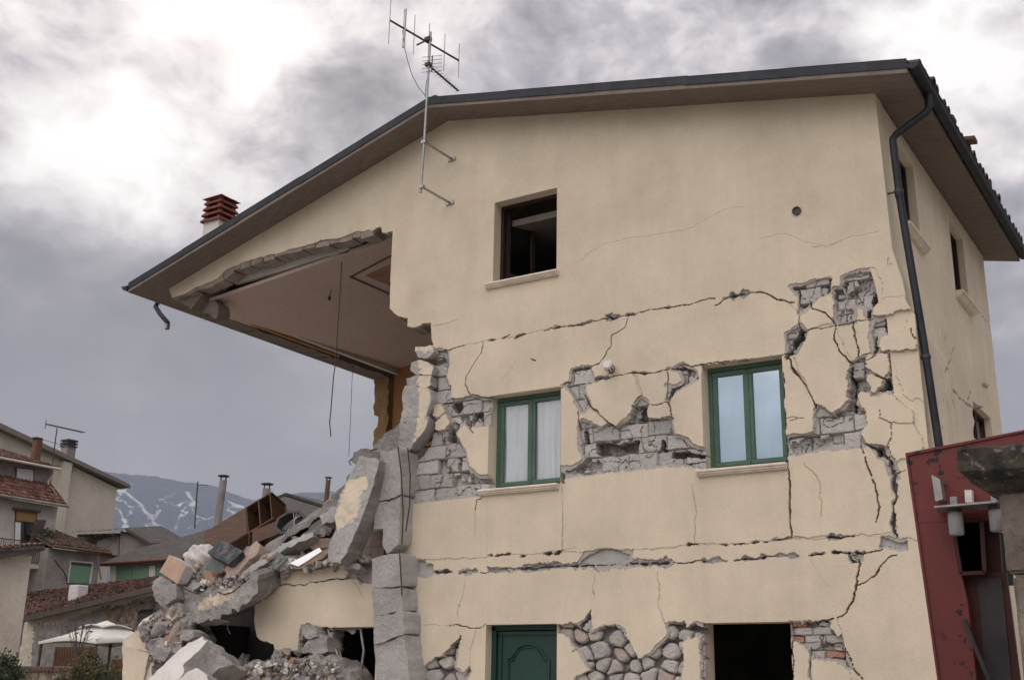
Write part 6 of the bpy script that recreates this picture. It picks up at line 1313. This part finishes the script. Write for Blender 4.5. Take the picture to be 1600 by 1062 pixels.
p=onY(4,1062,22.); bush((p[0],22.,p[2]-.1),.75,.8,.75,5200,M['leaf_dark'],'dense dark green bush at the bottom left edge',1,.06,mt2=M['leaf'])
p=onY(140,1052,27.); bush((p[0],27.,p[2]-.2),1.35,.9,.85,6500,M['leaf'],'loose olive and rust bush in front of the canopy',2,.06,mt2=M['leaf_rusty'])
def twigs():
    c=onY(120,1030,27.5); m=MB(); r_=np.random.default_rng(4)
    for k in range(16): a=r_.uniform(-.5,.5); e=c+np.array((a*1.6,r_.uniform(-.3,.3),r_.uniform(.8,1.5))); m.tube([c,(c+e)/2+r_.uniform(-.08,.08,3),e],[.02,.012,.006],5,M['wood_old']); m.tube([(c+e*2)/3,e+r_.uniform(-.3,.3,3)],[.01,.005],4,M['wood_old']); m.box(e,(.06,.06,.05),M['wood_old'])
    o=m.build('bare_shrub'); tag(o,'bare twiggy shrub in front of the white canopy','shrub')
twigs()
# ------------------------------------------------------------ red gate and stone pillar, close on the right
M['redpaint']=mat('rust_red_gate_paint',(.15,.034,.030),rough=.55,var=.15,scale=3,bump=.12,bscale=60,fine=.08,spec=.35)
def chipmat():
    m=M['redpaint']; N=m.node_tree.nodes; L=m.node_tree.links; b=N['Principled BSDF']; src=b.inputs['Base Color'].links[0].from_socket
    geo=N.new('ShaderNodeNewGeometry'); n=N.new('ShaderNodeTexNoise'); n.inputs['Scale'].default_value=26; n.inputs['Detail'].default_value=4; L.new(geo.outputs['Position'],n.inputs[0])
    n2=N.new('ShaderNodeTexNoise'); n2.inputs['Scale'].default_value=3.2; n2.inputs['Detail'].default_value=2; L.new(geo.outputs['Position'],n2.inputs[0])
    mm=N.new('ShaderNodeMath'); mm.operation='MULTIPLY'; 
    r1=N.new('ShaderNodeMapRange'); r1.inputs[1].default_value=.57; r1.inputs[2].default_value=.60; L.new(n.outputs[0],r1.inputs[0]); r2=N.new('ShaderNodeMapRange'); r2.inputs[1].default_value=.56; r2.inputs[2].default_value=.62; L.new(n2.outputs[0],r2.inputs[0])
    L.new(r1.outputs[0],mm.inputs[0]); L.new(r2.outputs[0],mm.inputs[1]); mx=N.new('ShaderNodeMix'); mx.data_type='RGBA'; L.new(mm.outputs[0],mx.inputs[0]); L.new(src,mx.inputs[6]); mx.inputs[7].default_value=(.02,.014,.013,1); L.new(mx.outputs[2],b.inputs['Base Color'])
chipmat()
M['blacksteel']=mat('shade_black_steel',(.008,.008,.008),rough=.9,var=.2,bump=0)  # shade inside the gate tube painted as near-black colour
M['darkred']=mat('dull_dark_red_steel',(.06,.018,.015),rough=.6,var=.3,scale=5,bump=.1)
M['greypanel']=mat('grimy_grey_steel',(.05,.042,.045),rough=.6,var=.3,scale=5,bump=.1)
M['nylon']=mat('dirty_white_nylon',(.27,.265,.265),rough=.5,var=.15,scale=20)
def lichen():
    m,N,L,b=_mat('lichened_stone'); geo=N.new('ShaderNodeNewGeometry'); V=geo.outputs['Position']
    def nz(s,d=6): n=N.new('ShaderNodeTexNoise'); n.inputs['Scale'].default_value=s; n.inputs['Detail'].default_value=d; n.inputs['Roughness'].default_value=.65; L.new(V,n.inputs[0]); return n.outputs[0]
    def rg(x,a,c): r=N.new('ShaderNodeMapRange'); r.inputs[1].default_value=a; r.inputs[2].default_value=c; L.new(x,r.inputs[0]); return r.outputs[0]
    def mix(f,a,c):
        x=N.new('ShaderNodeMix'); x.data_type='RGBA'; L.new(f,x.inputs[0])
        for s,v in ((6,a),(7,c)):
            if hasattr(v,'is_linked'): L.new(v,x.inputs[s])
            else: x.inputs[s].default_value=(*v,1)
        return x.outputs[2]
    c=mix(rg(nz(9),.40,.62),(.022,.021,.018),(.10,.085,.07)); c=mix(rg(nz(34),.56,.64),c,(.20,.185,.17)); c=mix(rg(nz(14,3),.64,.67),c,(.20,.13,.04)); v=N.new('ShaderNodeTexVoronoi'); v.inputs['Scale'].default_value=14; L.new(V,v.inputs[0]); r=N.new('ShaderNodeMapRange'); r.inputs[1].default_value=.16; r.inputs[2].default_value=.10; L.new(v.outputs['Distance'],r.inputs[0]); c=mix(r.outputs[0],c,(.22,.21,.19))
    L.new(c,b.inputs['Base Color']); b.inputs['Roughness'].default_value=1; bp=N.new('ShaderNodeBump'); bp.inputs['Strength'].default_value=.9; bp.inputs['Distance'].default_value=.012; L.new(nz(60),bp.inputs['Height']); L.new(bp.outputs[0],b.inputs['Normal']); return m
M['lichen']=lichen()
M['travertine']=mat('pitted_travertine',(.30,.255,.215),rough=.95,var=.25,scale=9,bump=.9,bscale=55,bdist=.012,col2=(.20,.165,.135),fine=.2)
def gate():
    YG=4.0; G=lambda *p:[onY(x,y,YG) for x,y in p]
    r=empty('sliding_gate',tuple(onY(1440,1062,YG)*(1,1,0))); tag(r,'chipped rust red metal gate end leaning in at the right edge','gate')
    m=MB(); m.prism(G((1415,708),(1620,668),(1620,811),(1534,812),(1489,815),(1431,816)),(0,.05,0),M['redpaint'])
    m.build('top_panel',r); m=MB(); m.prism(G((1431,816.5),(1489,815.5),(1502,896),(1512,940),(1531,1110),(1472,1110)),(0,.05,0),M['redpaint']); m.build('side_panel',r)
    m=MB(); m.prism(G((1415,708),(1620,668),(1620,671),(1419,712)),(0,-.006,0),M['redpaint']); m.prism(G((1415,708),(1419,712),(1476,1110),(1472,1110)),(0,-.006,0),M['redpaint']); m.build('rolled_edge',r)
    m=MB(); m.prism([onY(x,y,YG+.06) for x,y in ((1533,813),(1560,812),(1566,900),(1538,900))],(0,.02,0),M['darkred']); m.prism([onY(x,y,YG+.04) for x,y in ((1503,893),(1538,893),(1572,893),(1600,1110),(1531,1110))],(0,.02,0),M['darkred']); m.prism([onY(x,y,YG+.035) for x,y in ((1527,902),(1565,903),(1585,1110),(1545,1110))],(0,.005,0),M['greypanel'])
    m.build('inner_frame',r)
    m=MB(); q=G((1489,815),(1534,812),(1539,894),(1502,896)); k=[p+(0,.5,0) for p in q]; m.add(q+k,[(0,1,5,4),(1,2,6,5),(2,3,7,6),(3,0,4,7),(4,5,6,7)],M['blacksteel']); m.build('tube',r,False)
    # square tube mouth: thin rim round the black opening
    m=MB(); q=G((1489,815),(1534,812),(1539,894),(1502,896))
    for a,b in ((0,1),(1,2),(2,3),(3,0)): m.bar(q[a]+(0,-.006,0),q[b]+(0,-.006,0),.012,.008,M['darkred'],up=(0,1,0))
    m.build('tube_rim',r)
    m=MB(); a,b=onY(1506,968,YG-.01),onY(1552,1075,YG-.01); m.bar(a,b,.012,.018,M['greypanel'],up=(0,1,0)); m.build('diagonal_strap',r)
    # bracket with two nylon rollers
    s=empty('roller_bracket',tuple(onY(1505,785,YG-.1))); tag(s,'steel angle bracket with two white nylon rollers bolted on the red gate','bracket')
    Yb=YG-.12; m=MB(); m.prism([onY(x,y,YG-.01) for x,y in ((1461,745),(1474,752),(1479,783),(1467,786))],(0,-.05,0),M['galv'])
    P=[onY(1459,790,Yb),onY(1556,780,Yb),onY(1566,786,YG-.01),onY(1466,796,YG-.01)]; z=P[0][2]; P=[np.array((p[0],p[1],z+(.004 if k in(1,2) else 0))) for k,p in enumerate(P)]; m.prism(P,(0,0,-.006),M['galv']); m.build('plate',s)
    for (x,y0,y1) in ((1492,800,836),(1556,796,830)):
        c0=onY(x,y0,Yb+.05); c1=onY(x,y1,Yb+.05); m=MB(); m.tube([c0,c0+(0,0,-.004),(c0[0],c0[1],c1[2]+.004),(c0[0],c0[1],c1[2])],[.020,.0235,.0235,.020],20,M['nylon']); m.build('roller',s)
        m=MB(); m.tube([(c0[0],c0[1],c0[2]+.014),(c0[0],c0[1],c0[2]+.050)],.012,6,M['galv'],smooth=False); m.tube([(c0[0],c0[1],c0[2]+.0),(c0[0],c0[1],c0[2]+.022)],.022,16,M['steel_dark']); m.build('bolt',s)
    m=MB(); m.prism([onY(x,y,YG-.04) for x,y in ((1507,765),(1518,765),(1519,784),(1508,784))],(0,.03,0),M['pale']); m.build('spacer',s)
gate()
def pillar():
    Yp=3.25; r=empty('stone_pillar',tuple(onY(1590,1062,Yp)*(1,1,0))); tag(r,'travertine gate pillar with a lichen blackened overhanging cap stone','pillar')
    c=onY(1494,700,Yp-.05); zt=c[2]; zb=onY(1494,738,Yp-.05)[2]; x0=c[0]; y0=Yp-.05; dy=.62; w=.62
    zs=onY(1560,768,Yp+.06)[2]; xs=onY(1562,800,Yp+.06)[0]
    bm=bmesh.new()
    def ring(x,y,w_,d_,z): return [bm.verts.new(p) for p in ((x,y,z),(x+w_,y,z),(x+w_,y+d_,z),(x,y+d_,z))]
    R=[ring(xs+.0,y0+.11,w-(xs-x0)*2,dy-.22,zs-.0),ring(xs-.012,y0+.10,w-(xs-x0)*2+.024,dy-.2,zs+.012),ring(x0+.01,y0+.01,w-.02,dy-.02,zb-.006),ring(x0,y0,w,dy,zb),ring(x0,y0,w,dy,zt-.006),ring(x0+.006,y0+.006,w-.012,dy-.012,zt)]
    for a,b in zip(R,R[1:]):
        for k in range(4): bm.faces.new((a[k],a[(k+1)%4],b[(k+1)%4],b[k]))
    bm.faces.new(R[0][::-1]); bm.faces.new(R[-1])
    bmesh.ops.subdivide_edges(bm,edges=bm.edges[:],cuts=16,use_grid_fill=True)
    for v in bm.verts:
        p=v.co; k=fbm(np.array([p.x+p.y*.7]),np.array([p.z+p.y*.3]),18,4,3)[0]-.5; v.co=p+Vector((k*.010,-k*.014,k*.010))
    me=bpy.data.meshes.new('cap'); bm.to_mesh(me); bm.free(); me.materials.append(M['lichen']); link('cap',me,r)
    z1=onY(1571,897,Yp+.06)[2]
    def block(x,zb,zt,wd,nm,mt,sd):
        bm=bmesh.new(); bmesh.ops.create_cube(bm,size=1); bmesh.ops.scale(bm,vec=(wd,dy-.24,zt-zb),verts=bm.verts); bmesh.ops.translate(bm,vec=(x+wd/2,y0+.12+(dy-.24)/2,(zt+zb)/2),verts=bm.verts); bmesh.ops.bevel(bm,geom=bm.edges[:],offset=.008,segments=2,affect='EDGES'); bmesh.ops.subdivide_edges(bm,edges=bm.edges[:],cuts=14,use_grid_fill=True)
        for v in bm.verts: p=v.co; k=fbm(np.array([p.x+p.y*.7]),np.array([p.z+p.y*.3]),22,4,sd)[0]-.5; v.co=p+Vector((k*.008,-k*.010,0))
        me=bpy.data.meshes.new(nm); bm.to_mesh(me); bm.free(); me.materials.append(mt); link(nm,me,r)
    block(xs,z1+.004,zs,.44,'shaft',M['travertine'],5); block(xs+.012,z1-.42,z1,.42,'shaft',M['travertine'],6); block(xs+.010,0,z1-.424,.43,'shaft',M['travertine'],7)
pillar()

# ------------------------------------------------------------ air between here and the mountain
def haze():
    m=bpy.data.materials.new('pale_air'); m.use_nodes=True; N=m.node_tree.nodes; L=m.node_tree.links; N.clear(); o=N.new('ShaderNodeOutputMaterial'); v=N.new('ShaderNodeVolumePrincipled')
    v.inputs['Color'].default_value=(.72,.80,.97,1); v.inputs['Density'].default_value=.00014; L.new(v.outputs[0],o.inputs['Volume'])
    b=MB(); b.box((-3000,3000,799),(11900,11900,1600),m); h=b.build('haze'); tag(h,kind='stuff',label='thin bluish air fading the far mountain')
haze()
